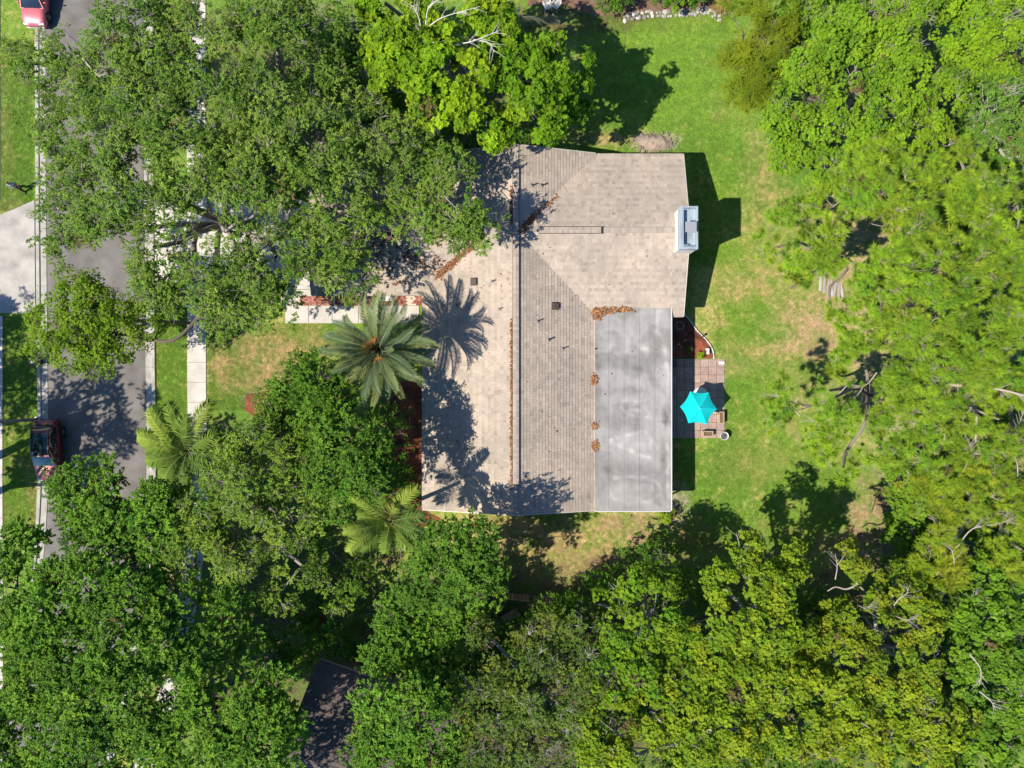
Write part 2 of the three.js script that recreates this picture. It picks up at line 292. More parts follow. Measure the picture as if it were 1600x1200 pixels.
{
  const roofDeck = std([0.30, 0.26, 0.23], 0.9), trim = std([0.62, 0.6, 0.57], 0.6);
  // decks: gable prisms
  const gable = (a0, a1, lo, mid, hi, ridge, alongX) => {
    const t = 0.16, yl = ridge - PITCH * (mid - lo), yh = ridge - PITCH * (hi - mid);
    const s = new THREE.Shape([[lo, yl - 0.012], [mid, ridge - 0.012], [hi, yh - 0.012], [hi, yh - t], [mid, ridge - t], [lo, yl - t]].map(p => new THREE.Vector2(...p)));
    const g = new THREE.ExtrudeGeometry(s, { depth: a1 - a0, bevelEnabled: false });
    if (alongX) { g.translate(0, 0, -a1); g.rotateY(-Math.PI / 2); } else g.translate(0, 0, a0);
    return g;
  };
  const roof = part(house, 'roof', [gable(Z0, Z1, XL, RX, XR, RIDGE, false), gable(RX, WX1, WZ0, WZM, WZ1, RIDGE - 0.003, true), gable(GX0, RX - 0.02, GZ0, GZM, GZ1, GR, true)], roofDeck);
  // shingles: every tab its own slightly lifted piece, joined per slope
  const Rs = rng(5), shMat = new THREE.MeshStandardMaterial({ vertexColors: true, roughness: 0.93, side: THREE.DoubleSide, bumpMap: withRepeat(bumpGrain, 3), bumpScale: 0.004 });
  function slope(e0, e1, up, len, owner, tone = [0.385, 0.335, 0.286], occ = roofY) {   // eave start and end, unit direction up the slope, slope length
    const P = [], C = [], U = [], along = e1.clone().sub(e0), W = along.length(); along.normalize();
    const n = along.clone().cross(up).normalize(); if (n.y < 0) n.negate();
    const ex = 0.225, rows = Math.floor(len / ex);
    for (let r = 0; r < rows; r++) {
      let s = -Rs() * 0.4; const rowTone = 1 + 0.05 * ((r % 2) - 0.5) + 0.05 * (Rs() - 0.5);
      while (s < W) {
        const w = 0.13 + 0.2 * Rs(), s0 = Math.max(0, s), s1 = Math.min(W, s + w - 0.006); s += w;
        if (s1 - s0 < 0.03) continue;
        const p = (a, b, h) => e0.clone().addScaledVector(along, a).addScaledVector(up, b).addScaledVector(n, h);
        const b0 = r * ex + 0.035 - (Rs() < 0.3 ? 0.01 : 0), b1 = Math.min(len, (r + 1) * ex + 0.04), bs = b0 - 0.05, m = p((s0 + s1) / 2, (b0 + b1) / 2, 0);
        if (occ(m.x, m.z) > m.y + 0.03) continue;
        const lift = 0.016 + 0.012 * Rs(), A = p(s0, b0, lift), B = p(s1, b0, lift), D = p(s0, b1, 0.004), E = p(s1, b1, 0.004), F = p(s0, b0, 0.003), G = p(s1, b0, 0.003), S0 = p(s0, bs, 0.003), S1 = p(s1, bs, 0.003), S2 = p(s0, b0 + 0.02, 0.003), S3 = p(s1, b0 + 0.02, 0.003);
        const st = fbm(m.x * 0.35, 3, m.z * 0.35, 3), fine = Rs(), q = rowTone * (0.91 + 0.14 * fine + 0.3 * st + 0.16 * nz(m.x * 2.2, 7, m.z * 2.2)) * (fine < 0.1 ? 0.9 : 1);
        const c = [tone[0] * q * (1 + 0.04 * st), tone[1] * q, tone[2] * q * (1 - 0.04 * st)];
        for (const [X, Y, Z] of [[A, B, E], [A, E, D], [F, G, B], [F, B, A]]) for (const v of [X, Y, Z]) { P.push(v.x, v.y, v.z); C.push(...c); U.push(v.x + v.y, v.z); }
        for (const v of [S0, S1, S3, S0, S3, S2]) { P.push(v.x, v.y, v.z); C.push(c[0] * 0.83, c[1] * 0.83, c[2] * 0.84); U.push(v.x + v.y, v.z); }  // darker strip below each tab: the course's shadow line put into the vertex colour
      }
    }
    const g = new THREE.BufferGeometry();
    g.setAttribute('position', new THREE.Float32BufferAttribute(P, 3)); g.setAttribute('color', new THREE.Float32BufferAttribute(C, 3)); g.setAttribute('uv', new THREE.Float32BufferAttribute(U, 2)); g.computeVertexNormals();
    const m = stuff(owner, 'shingles', g, shMat); return m;
  }
  globalThis.shingleSlope = slope;
  const cp = 1 / Math.hypot(1, PITCH), sp = PITCH * cp, V = (x, y, z) => new THREE.Vector3(x, y, z), ov = 0.05;
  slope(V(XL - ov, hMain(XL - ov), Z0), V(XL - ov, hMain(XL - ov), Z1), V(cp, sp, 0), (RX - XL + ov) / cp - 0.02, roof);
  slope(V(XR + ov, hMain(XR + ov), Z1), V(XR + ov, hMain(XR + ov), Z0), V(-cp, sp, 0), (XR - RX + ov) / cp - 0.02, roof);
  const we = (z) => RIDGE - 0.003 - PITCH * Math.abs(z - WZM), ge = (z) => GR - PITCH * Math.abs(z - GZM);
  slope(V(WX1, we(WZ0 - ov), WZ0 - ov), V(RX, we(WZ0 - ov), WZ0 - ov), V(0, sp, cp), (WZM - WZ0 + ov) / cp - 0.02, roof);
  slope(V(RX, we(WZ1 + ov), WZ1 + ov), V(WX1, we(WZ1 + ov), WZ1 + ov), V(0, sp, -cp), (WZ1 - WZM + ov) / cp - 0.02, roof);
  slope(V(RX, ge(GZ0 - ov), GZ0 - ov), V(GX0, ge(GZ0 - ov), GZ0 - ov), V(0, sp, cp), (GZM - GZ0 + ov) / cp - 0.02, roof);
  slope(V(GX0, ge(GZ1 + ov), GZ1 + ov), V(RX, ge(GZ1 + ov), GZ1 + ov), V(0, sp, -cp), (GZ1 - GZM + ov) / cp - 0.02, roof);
  // verge and eave trim
  const bar = (a, b, w, h) => { const d = b.clone().sub(a), L = d.length(); const g = new THREE.BoxGeometry(w, h, L); const m = new THREE.Matrix4().lookAt(new THREE.Vector3(), d, new THREE.Vector3(0, 1, 0)); m.setPosition(a.clone().add(b).multiplyScalar(0.5)); return g.applyMatrix4(m); };
  part(house, 'fascia', [
    bar(V(WX1 + 0.015, we(WZ0) - 0.08, WZ0), V(WX1 + 0.015, RIDGE - 0.08, WZM), 0.05, 0.17), bar(V(WX1 + 0.015, we(WZ1) - 0.08, WZ1), V(WX1 + 0.015, RIDGE - 0.08, WZM), 0.05, 0.17),
    bar(V(XL, hMain(XL) - 0.09, Z1 + 0.015), V(RX, RIDGE - 0.09, Z1 + 0.015), 0.05, 0.17), bar(V(XR, hMain(XR) - 0.09, Z1 + 0.015), V(RX, RIDGE - 0.09, Z1 + 0.015), 0.05, 0.17),
    bar(V(XL, hMain(XL) - 0.09, Z0 - 0.015), V(RX, RIDGE - 0.09, Z0 - 0.015), 0.05, 0.17), bar(V(XR, hMain(XR) - 0.09, Z0 - 0.015), V(RX, RIDGE - 0.09, Z0 - 0.015), 0.05, 0.17),
    bar(V(XL - 0.02, hMain(XL) - 0.10, -5.9), V(XL - 0.02, hMain(XL) - 0.10, Z1), 0.05, 0.15), bar(V(GX0 - 0.02, GR - 0.1, GZM), V(GX0 - 0.02, ge(GZ1) - 0.1, GZ1), 0.05, 0.17), bar(V(GX0 - 0.02, GR - 0.1, GZM), V(GX0 - 0.02, ge(GZ0) - 0.1, GZ0), 0.05, 0.17),
    bar(V(GX0, ge(GZ1) - 0.1, GZ1 + 0.02), V(XL, ge(GZ1) - 0.1, GZ1 + 0.02), 0.05, 0.15), bar(V(XR, we(WZ0) - 0.1, WZ0 - 0.02), V(WX1, we(WZ0) - 0.1, WZ0 - 0.02), 0.05, 0.15)], trim);
  // walls with gable ends under the roof
  const wall = (x0, z0, x1, z1, h) => bx(x1 - x0, h, z1 - z0, (x0 + x1) / 2, h / 2, (z0 + z1) / 2);
  part(house, 'wall', [wall(XL + 0.75, Z0 + 0.35, XR - 0.4, Z1 - 0.35, 2.45), wall(XR - 0.41, WZ0 + 0.55, WX1 - 0.4, WZ1 - 0.5, 2.5), wall(GX0 + 0.35, GZ0 + 0.5, XL + 0.74, GZ1 - 0.55, 2.38)], M.stucco);
  const tri = (a, b, m, y0, ym) => { const s = new THREE.Shape([new THREE.Vector2(a, y0), new THREE.Vector2(b, y0), new THREE.Vector2(m, ym)]); return new THREE.ExtrudeGeometry(s, { depth: 0.15, bevelEnabled: false }); };
  part(house, 'gable_wall', [tri(XL + 0.75, XR - 0.4, RX, 2.4, RIDGE - 0.17).translate(0, 0, Z1 - 0.5), tri(XL + 0.75, XR - 0.4, RX, 2.4, RIDGE - 0.17).translate(0, 0, Z0 + 0.35), tri(-WZ1 + 0.5, -WZ0 - 0.55, -WZM, 2.45, RIDGE - 0.17).rotateY(Math.PI / 2).translate(WX1 - 0.55, 0, 0), tri(-GZ1 + 0.55, -GZ0 - 0.5, -GZM, 2.3, GR - 0.17).rotateY(Math.PI / 2).translate(GX0 + 0.36, 0, 0)], M.stucco);
  const gd = part(house, 'garage_door', bx(0.08, 2.1, 4.9, GX0 + 0.31, 1.06, GZM), M.white);
  for (let i = 0; i < 4; i++) part(gd, 'door_panel', bx(0.03, 0.44, 4.7, GX0 + 0.26, 0.34 + i * 0.5, GZM, 0.01), M.white);
  // ridge vents: dark slot under a lifted row of cap shingles
  function ridgeVent(a, b, name) {
    const d = b.clone().sub(a), L = d.length(); d.normalize();
    const o = part(roof, 'ridge_vent', bar(a.clone().setY(a.y + 0.01), b.clone().setY(b.y + 0.01), 0.46, 0.085), M.black);
    const caps = [], n = Math.floor(L / 0.19), C = [];
    for (let i = 0; i < n; i++) for (const s of [-1, 1]) {
      const g = new THREE.BoxGeometry(0.21, 0.014, 0.19 + 0.03); const q = 0.85 + 0.3 * Rs(), col = new Float32Array(24 * 3); for (let k = 0; k < 24; k++) col.set([0.335 * q, 0.292 * q, 0.256 * q], k * 3);
      g.setAttribute('color', new THREE.BufferAttribute(col, 3));
      g.rotateX(0.05).translate(s * 0.102, 0, 0).applyMatrix4(new THREE.Matrix4().makeRotationZ(-s * 0.16));
      if (Math.abs(d.x) > 0.5) g.rotateY(Math.PI / 2);
      const p = a.clone().addScaledVector(d, 0.1 + i * 0.19); caps.push(g.translate(p.x, p.y + 0.085, p.z));
    }
    stuff(roof, 'ridge_caps', caps, shMat);
  }
  ridgeVent(V(RX, RIDGE, Z0 + 1.6), V(RX, RIDGE, 6.9));
  ridgeVent(V(1.85, RIDGE, WZM), V(6.2, RIDGE, WZM));
  const plain = (a, b) => { const d = b.clone().sub(a), L = d.length(); d.normalize(); const caps = []; for (let i = 0; i < L / 0.19; i++) { const g = new THREE.BoxGeometry(0.36, 0.03, 0.205), q = 0.88 + 0.26 * Rs(), col = new Float32Array(72); for (let k = 0; k < 24; k++) col.set([0.335 * q, 0.295 * q, 0.258 * q], k * 3); g.setAttribute('color', new THREE.BufferAttribute(col, 3)); g.rotateX(0.06); if (Math.abs(d.x) > 0.5) g.rotateY(Math.PI / 2); const p = a.clone().addScaledVector(d, i * 0.19); caps.push(g.translate(p.x, p.y + 0.012, p.z)); } stuff(roof, 'ridge_caps', caps, shMat); };
  plain(V(RX, RIDGE, Z0 + 0.1), V(RX, RIDGE, Z0 + 1.55)); plain(V(RX, RIDGE, 6.95), V(RX, RIDGE, Z1 - 0.1)); plain(V(6.25, RIDGE, WZM), V(10.9, RIDGE, WZM)); plain(V(GX0 + 0.1, GR, GZM), V(-1.6, GR, GZM));
  // things through the roof
  const onRoof = (u, v) => { let p = at(u, v, 4); for (let i = 0; i < 6; i++) p = at(u, v, Math.max(2.5, roofY(p.x, p.z))); return p; };
  for (const [u, v, k] of [[868, 478, 1], [741, 440, 1]]) { const p = onRoof(u, v); const o = part(roof, 'roof_vent', [bx(0.4, 0.16, 0.4, 0, 0.07, 0, 0.02), bx(0.56, 0.02, 0.56, 0, 0.015, 0)], std([0.07, 0.055, 0.05], 0.7)); o.position.copy(p); o.rotation.z = u > 806 ? -0.31 : 0.31; }
  for (const [u, v, r] of [[831, 290, 0.05], [846, 290, 0.055], [857, 531, 0.06], [840, 502, 0.045], [879, 545, 0.045], [769, 440, 0.04], [714, 477, 0.07], [714, 689, 0.05], [681, 745, 0.04], [780, 483, 0.03], [737, 466, 0.03]]) {
    const p = onRoof(u, v), o = part(roof, 'vent_pipe', cyl(r, r, 0.42, 0, 0.2, 0, 10), M.darkMetal); o.position.copy(p);
    part(o, 'pipe_flashing', [cyl(r * 1.15, r * 2.6, 0.09, 0, 0.05, 0, 10), bx(0.3, 0.012, 0.3, 0, 0.02, 0)], std([0.3, 0.27, 0.24], 0.8)).rotation.z = u > 806 ? -0.32 : 0.32;
  }
  // flat rear roof: rolled sheets lapped over each other, stained where water stands
  // tide marks and dirt streaks left by standing water: [half width, strength, points...]
  const streaks = [[4, 0.10, 1030, 488, 1026, 515, 1036, 540, 1043, 570, 1045, 640, 1044, 720, 1045, 790], [12, 0.06, 950, 535, 975, 530, 1005, 543], [9, 0.05, 940, 543, 1010, 546], [3, 0.05, 932, 549, 970, 552, 1012, 546], [3.5, 0.07, 975, 625, 1000, 630, 1012, 645, 985, 640], [3, 0.07, 972, 638, 990, 650, 1015, 652], [3, 0.08, 952, 690, 972, 698, 1005, 712, 1018, 713], [3, 0.07, 955, 688, 985, 678, 1008, 672, 1018, 690, 1015, 712], [10, 0.045, 975, 690, 1005, 697], [3, 0.07, 952, 760, 960, 778, 990, 785, 1020, 780, 1032, 765, 1025, 750, 990, 742, 960, 745], [10, 0.05, 965, 762, 1015, 765], [7, -0.06, 1038, 640, 1040, 690, 1036, 730], [5, -0.05, 950, 612, 990, 610, 1012, 612], [6, -0.035, 936, 490, 934, 560, 936, 640], [5, -0.04, 990, 575, 1010, 580], [4, 0.07, 1036, 665, 1042, 700], [8, -0.04, 940, 720, 950, 735]];
  const stain = dataTex(448, 1152, (i, j) => {
    const x = i / 448 * 5.6, z = j / 1152 * 14.4;
    const wx = x + 0.9 * fbm(x * 0.5, z * 0.5, 40, 3), wz = z + 1.1 * fbm(x * 0.5, z * 0.5, 47, 3);
    const f = fbm(wx * 0.42, wz * 0.36, 61, 3) * 1.7 + 0.25 * Math.sin(wz * 1.35 + 0.5) * sst(0, 1.5, x) - 0.06;
    const pond = sst(-0.06, 0.14, f) * sst(0.9, 0.2, f), rim = Math.exp(-((f - 0.01) ** 2) / 0.0016) * sst(-0.1, 0.35, nz(x * 0.5, z * 0.35, 66)) + 0.5 * Math.exp(-((f - 0.27) ** 2) / 0.0015) * sst(0, 0.3, nz(x * 0.6, z * 0.5, 68));
    let v = 0.247 + 0.05 * pond - 0.035 * sst(0.0, -0.5, f) + 0.06 * rim + 0.075 * fbm(x * 2.0, z * 0.6, 70, 3) + 0.05 * fbm(x * 3, z * 3, 75, 3) + 0.02 * (hash2(i, j, 8) - 0.5);
    const U2 = 930 + x / 5.6 * 120 / 0.965 + 2.5 * nz(x * 1.3, z * 1.3, 12), V2 = 483 + z / 14.4 * 316 + 3 * nz(x * 1.3, z * 1.3, 22);
    for (const S of streaks) { const [w, amp, ...P] = S; let dm = 99; for (let q = 0; q + 3 < P.length; q += 2) { const ax = P[q], ay = P[q + 1], ex = P[q + 2] - ax, ey = P[q + 3] - ay, tt = Math.min(1, Math.max(0, ((U2 - ax) * ex + (V2 - ay) * ey) / (ex * ex + ey * ey))), dd = Math.hypot(U2 - ax - ex * tt, V2 - ay - ey * tt); if (dd < dm) dm = dd; } if (dm < 3 * w) v += 1.35 * amp * Math.exp(-dm * dm / (w * w)) * (0.75 + 0.9 * nz(x * 1.7, z * 1.7, 5)); }
    const edge = x - 4.75 - 0.4 * fbm(1, z * 0.5, 80, 2) - 0.35 * Math.sin(z * 0.42 + 0.6);
    v += 0.05 * Math.exp(-(edge * edge) / 0.035) * (0.3 + 0.7 * sst(0.3, -0.2, Math.sin(z * 0.7)));
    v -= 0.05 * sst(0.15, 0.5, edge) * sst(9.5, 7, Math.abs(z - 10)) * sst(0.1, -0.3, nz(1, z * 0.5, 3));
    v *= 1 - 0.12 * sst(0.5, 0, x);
    const warm = sst(0.2, 0.5, nz(x * 0.6, z * 0.4, 90)) * 0.03;
    return [v * (0.985 + warm), v * 0.985, v * (0.995 - warm)];
  }, true, false);
  const fm = new THREE.MeshStandardMaterial({ map: stain, roughness: 0.62, side: THREE.DoubleSide, bumpMap: withRepeat(bumpGrain, 6), bumpScale: 0.003 });
  const FX0 = 5.83, FX1 = 11.17, FZ0 = -5.36, FZ1 = 8.90, flat = part(house, 'flat_roof', bx(FX1 - FX0 - 0.02, 0.13, FZ1 - FZ0 - 0.02, (FX0 + FX1) / 2, 2.94, (FZ0 + FZ1) / 2), M.white);
  const cols = [0, 0.98, 2.06, 3.14, 4.22, 5.34], cuts = [[0, 3.3, 9.4, 14.26], [0, 6.0, 14.26], [0, 2.2, 8.2, 14.26], [0, 5.0, 12.3, 14.26], [0, 8.0, 11.2, 14.26]];
  for (let c = 0; c < 5; c++) for (let k = 0; k + 1 < cuts[c].length; k++) {
    const x0 = FX0 + cols[c], x1 = FX0 + cols[c + 1] - (c < 4 ? 0.018 : 0), z0 = FZ0 + cuts[c][k], z1 = FZ0 + cuts[c][k + 1] - 0.008;
    const g = bx(x1 - x0, 0.012, z1 - z0, (x0 + x1) / 2, 0, (z0 + z1) / 2), U = g.attributes.uv, P = g.attributes.position;
    for (let q = 0; q < P.count; q++) { U.setXY(q, (P.getX(q) - FX0) / 5.6, (P.getZ(q) - FZ0) / 14.4); P.setY(q, P.getY(q) + 3.014 + (P.getX(q) > (x0 + x1) / 2 ? 0.010 : 0) + 0.002 * k); }
    part(flat, 'roof_sheet', g, fm);
  }
  part(flat, 'edge_trim', [bx(0.09, 0.15, FZ1 - FZ0 + 0.02, FX1 + 0.05, 2.955, (FZ0 + FZ1) / 2, 0.02), bx(FX1 - FX0, 0.15, 0.08, (FX0 + FX1) / 2, 2.955, FZ1 + 0.045, 0.02)], std([0.6, 0.62, 0.66], 0.45, { metalness: 0.2 }));
  const posts = []; for (const z of [-4.2, -0.6, 3, 6.6, 8.6]) posts.push(bx(0.1, 2.87, 0.1, FX1 - 0.15, 1.435, z));
  part(house, 'porch_post', posts, M.white);
  part(house, 'porch_screen', [bx(0.06, 0.08, 12.8, FX1 - 0.15, 0.9, 2.2), bx(0.06, 0.08, 12.8, FX1 - 0.15, 2.2, 2.2), bx(0.03, 0.85, 12.8, FX1 - 0.15, 0.43, 2.2)], M.stucco);
  // small drain on the flat roof
  const dr = part(flat, 'drain', [cyl(0.06, 0.07, 0.07, 0, 0.03, 0, 10)], M.black); const dp = at(931, 545, 3.03); dr.position.copy(dp);

  // chimney chase with a metal pan top
  const c0 = at(1062, 322, 6.0), c1 = at(1091, 389, 6.0), cw = c1.x - c0.x, cd = c1.z - c0.z, cx = (c0.x + c1.x) / 2, cz = (c0.z + c1.z) / 2;
  const ch = part(house, 'chimney', [bx(cw - 0.06, 5.52, cd - 0.06, cx, 2.76, cz, 0.01)], texStd(grainMap([0.60, 0.61, 0.60], 0.25, 0.06, 77), 0.4, 0.8));
  const pan = texStd(grainMap([0.37, 0.46, 0.53], 0.35, 0.06, 78), 0.7, 0.4, { metalness: 0.25, bumpScale: 0 });
  part(ch, 'chimney_pan', bx(cw - 0.2, 0.03, cd - 0.2, cx, 5.56, cz), pan);
  part(ch, 'chimney_rim', [bx(0.27, 0.50, cd + 0.02, cx - cw / 2 + 0.135, 5.75, cz, 0.015), bx(0.12, 0.50, cd + 0.02, cx + cw / 2 - 0.06, 5.75, cz, 0.015), bx(cw - 0.4, 0.498, 0.1, cx + 0.075, 5.75, cz - cd / 2 + 0.05), bx(cw - 0.4, 0.498, 0.17, cx + 0.075, 5.75, cz + cd / 2 - 0.085)], pan);
  for (const sz of [-1, 1]) for (const sx of [-1, 1]) part(ch, 'corner_brace', bx(0.30, 0.05, 0.07, cx + (sx > 0 ? cw / 2 - 0.2 : -cw / 2 + 0.36), 5.97, cz + sz * (cd / 2 - (sz > 0 ? 0.26 : 0.2))).applyMatrix4(new THREE.Matrix4()), pan);
  const cap = part(ch, 'flue_cap', bx(0.74, 0.05, 0.68, cx + 0.08, 6.22, cz, 0.015), std([0.5, 0.52, 0.55], 0.35, { metalness: 0.5 }));
  part(ch, 'flue', cyl(0.2, 0.2, 0.62, cx + 0.06, 5.88, cz, 20), M.grey);
  part(cap, 'cap_leg', [[-1, -1], [1, -1], [-1, 1], [1, 1]].map(([a, b]) => bx(0.03, 0.44, 0.03, cx + 0.06 + a * 0.26, 5.98, cz + b * 0.28)), M.grey);

  // dead leaves gathered on the roof
  const leafG = (() => { const g = new THREE.BufferGeometry(); g.setAttribute('position', new THREE.Float32BufferAttribute([0, 0, 0, 0.035, 0.012, 0.055, 0, 0.004, 0.13, -0.035, 0.012, 0.055], 3)); g.setIndex([0, 1, 2, 0, 2, 3]); g.computeVertexNormals(); return g; })();
  const leafM = std([1, 1, 1], 0.85);
  const browns = [[0.30, 0.12, 0.04], [0.22, 0.08, 0.035], [0.36, 0.19, 0.08], [0.13, 0.06, 0.035]];
  globalThis.scatterLeaves = function (name, label, pts, yOf, R, group, pal = browns, sc = 1) {
    const im = new THREE.InstancedMesh(leafG, leafM, pts.length), m = new THREE.Matrix4(), e = new THREE.Euler(), c = new THREE.Color();
    pts.forEach(([x, z, lift], i) => { e.set((R() - 0.5) * 0.9, R() * 6.28, (R() - 0.5) * 0.9); const s = sc * (0.5 + 1.0 * R()); m.compose(new THREE.Vector3(x, yOf(x, z) + 0.035 + (lift || 0) * R(), z), new THREE.Quaternion().setFromEuler(e), new THREE.Vector3(s, s, s)); im.setMatrixAt(i, m); const b = pal[Math.floor(R() * pal.length)], k = 0.7 + 0.6 * R(); im.setColorAt(i, c.setRGB(b[0] * k, b[1] * k, b[2] * k)); });
    im.name = numbered(name); im.userData.kind = 'stuff'; im.castShadow = im.receiveShadow = true; tag(im, label, 'leaves', group); scene.add(im); return im;
  };
  const Rl = rng(91);
  const flatY = (x, z) => (x > FX0 && z > FZ0 && x < FX1 && z < FZ1) ? 3.025 : roofY(x, z);
  const line = (a, b, n, w, pts = []) => { const p = onRoof(...a), q = onRoof(...b); for (let i = 0; i < n; i++) { const t = Rl(), g = (Rl() + Rl() + Rl() - 1.5) * w * (0.5 + fbm(t * 9, 2, a[0], 2) + 0.4), h = (Rl() + Rl() - 1) * w; pts.push([lerp(p.x, q.x, t) + g, lerp(p.z, q.z, t) + h, 0.05]); } return pts; };
  const blob = (u, v, ru, rv, n, pts = [], y = 3.03) => { const p = at(u, v, y), a = mpx(ru, y), b = mpx(rv, y); for (let i = 0; i < n; i++) { const t = Rl() * 6.28, r = Math.sqrt(Rl()) * (0.8 + 0.5 * nz(Math.cos(t) * 2, Math.sin(t) * 2, u)); pts.push([p.x + a * r * Math.cos(t), p.z + b * r * Math.sin(t), 0.07 * (1 - r)]); } return pts; };
  const org = [[0.36, 0.16, 0.06], [0.27, 0.12, 0.05], [0.44, 0.25, 0.11], [0.18, 0.085, 0.04], [0.10, 0.055, 0.03], [0.3, 0.19, 0.1]];
  scatterLeaves('fallen_leaves', 'brown leaves lying in the roof valley behind the ridge', line([814, 362], [836, 336], 420, 0.2, line([836, 336], [872, 306], 110, 0.2)), roofY, Rl);
  scatterLeaves('fallen_leaves', 'brown leaves filling the long diagonal valley of the front roof', line([682, 434], [722, 398], 560, 0.27, line([722, 398], [752, 372], 300, 0.26)), roofY, Rl);
  scatterLeaves('fallen_leaves', 'thin line of rusty leaves caught along the main ridge vent', line([799.5, 500], [799.5, 700], 760, 0.07, line([799.5, 290], [799.5, 350], 180, 0.06, line([799.5, 700], [799.5, 765], 150, 0.06))), roofY, Rl);
  scatterLeaves('fallen_leaves', 'orange leaf pile in the inner corner of the flat grey roof', blob(934, 491, 13, 10, 260, blob(945, 486, 26, 6, 260, blob(972, 483.5, 20, 4, 170))), flatY, Rl, undefined, org, 1.1);
  scatterLeaves('fallen_leaves', 'uppermost orange leaf pile on the left edge of the flat roof', blob(929, 593, 6, 11, 150), flatY, Rl, undefined, org, 1.1);
  scatterLeaves('fallen_leaves', 'smallest orange leaf pile on the left edge of the flat roof', blob(929, 666, 4.5, 7, 70), flatY, Rl, undefined, org, 1.1);
  scatterLeaves('fallen_leaves', 'lowest orange leaf pile on the left edge of the flat roof', blob(930, 697, 6.5, 9, 140), flatY, Rl, undefined, org, 1.1);
  { const pts = []; for (let i = 0; i < 2200; i++) { const u = 565 + 130 * Rl(), v = 345 + 100 * Rl(); if (fbm(u * 0.03, v * 0.03, 3, 3) < -0.02 + 0.2 * Rl()) continue; const p = onRoof(u, v); pts.push([p.x, p.z, 0.02]); } scatterLeaves('fallen_leaves', 'dark leaf litter strewn over the shaded garage roof under the oak', pts, roofY, Rl, undefined, [[0.08, 0.05, 0.035], [0.13, 0.07, 0.04], [0.2, 0.09, 0.05]], 1.3); }
  { const pts = []; for (let i = 0; i < 90; i++) { const p = onRoof(670 + 130 * Rl(), 360 + 160 * Rl()); pts.push([p.x, p.z]); } for (let i = 0; i < 70; i++) { const p = onRoof(815 + 240 * Rl(), 260 + 480 * Rl()); pts.push([p.x, p.z]); } scatterLeaves('fallen_leaves', 'single dry leaves scattered widely over the sunlit shingle roof', pts, flatY, Rl, undefined, browns, 1.0); }
}
// ---------------------------------------------------------------- neighbour's house at the foot of the picture
{
  const a = at(497, 1031, 2.75), b = at(905, 1176, 2.75), d = b.clone().sub(a), L = d.length(), ang = -Math.atan2(d.z, d.x);
  const g = thing('neighbour_house', 'neighbouring house with a dark weathered shingle roof half hidden by trees', 'house', new THREE.Vector3(a.x, 0, a.z), ang);
  const W = 11.5, hr = 2.75 + 0.33 * W / 2;
  const s = new THREE.Shape([[0, 2.73], [W / 2, hr - 0.02], [W, 2.73], [W, 2.58], [W / 2, hr - 0.18], [0, 2.58]].map(p => new THREE.Vector2(...p)));
  const pg = new THREE.ExtrudeGeometry(s, { depth: L, bevelEnabled: false }); pg.translate(0, 0, -L); pg.rotateY(-Math.PI / 2);
  const roof = part(g, 'roof', pg, std([0.08, 0.07, 0.065], 0.95));
  const cp = 1 / Math.hypot(1, 0.33), sp = 0.33 * cp, V = (x, y, z) => new THREE.Vector3(x, y, z), none = () => -1;
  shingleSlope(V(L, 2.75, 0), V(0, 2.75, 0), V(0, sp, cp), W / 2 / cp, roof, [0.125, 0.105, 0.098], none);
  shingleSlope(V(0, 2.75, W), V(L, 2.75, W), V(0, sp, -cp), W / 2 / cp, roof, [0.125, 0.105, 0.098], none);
  part(g, 'gutter', [bx(L, 0.02, 0.11, L / 2, 2.56, -0.075), bx(L, 0.11, 0.012, L / 2, 2.61, -0.13), bx(L, 0.11, 0.012, L / 2, 2.61, -0.02)], std([0.42, 0.36, 0.31], 0.6));
  part(g, 'wall', bx(L - 0.8, 2.45, W - 1.0, L / 2, 1.225, W / 2), std([0.3, 0.26, 0.2], 0.9));
}
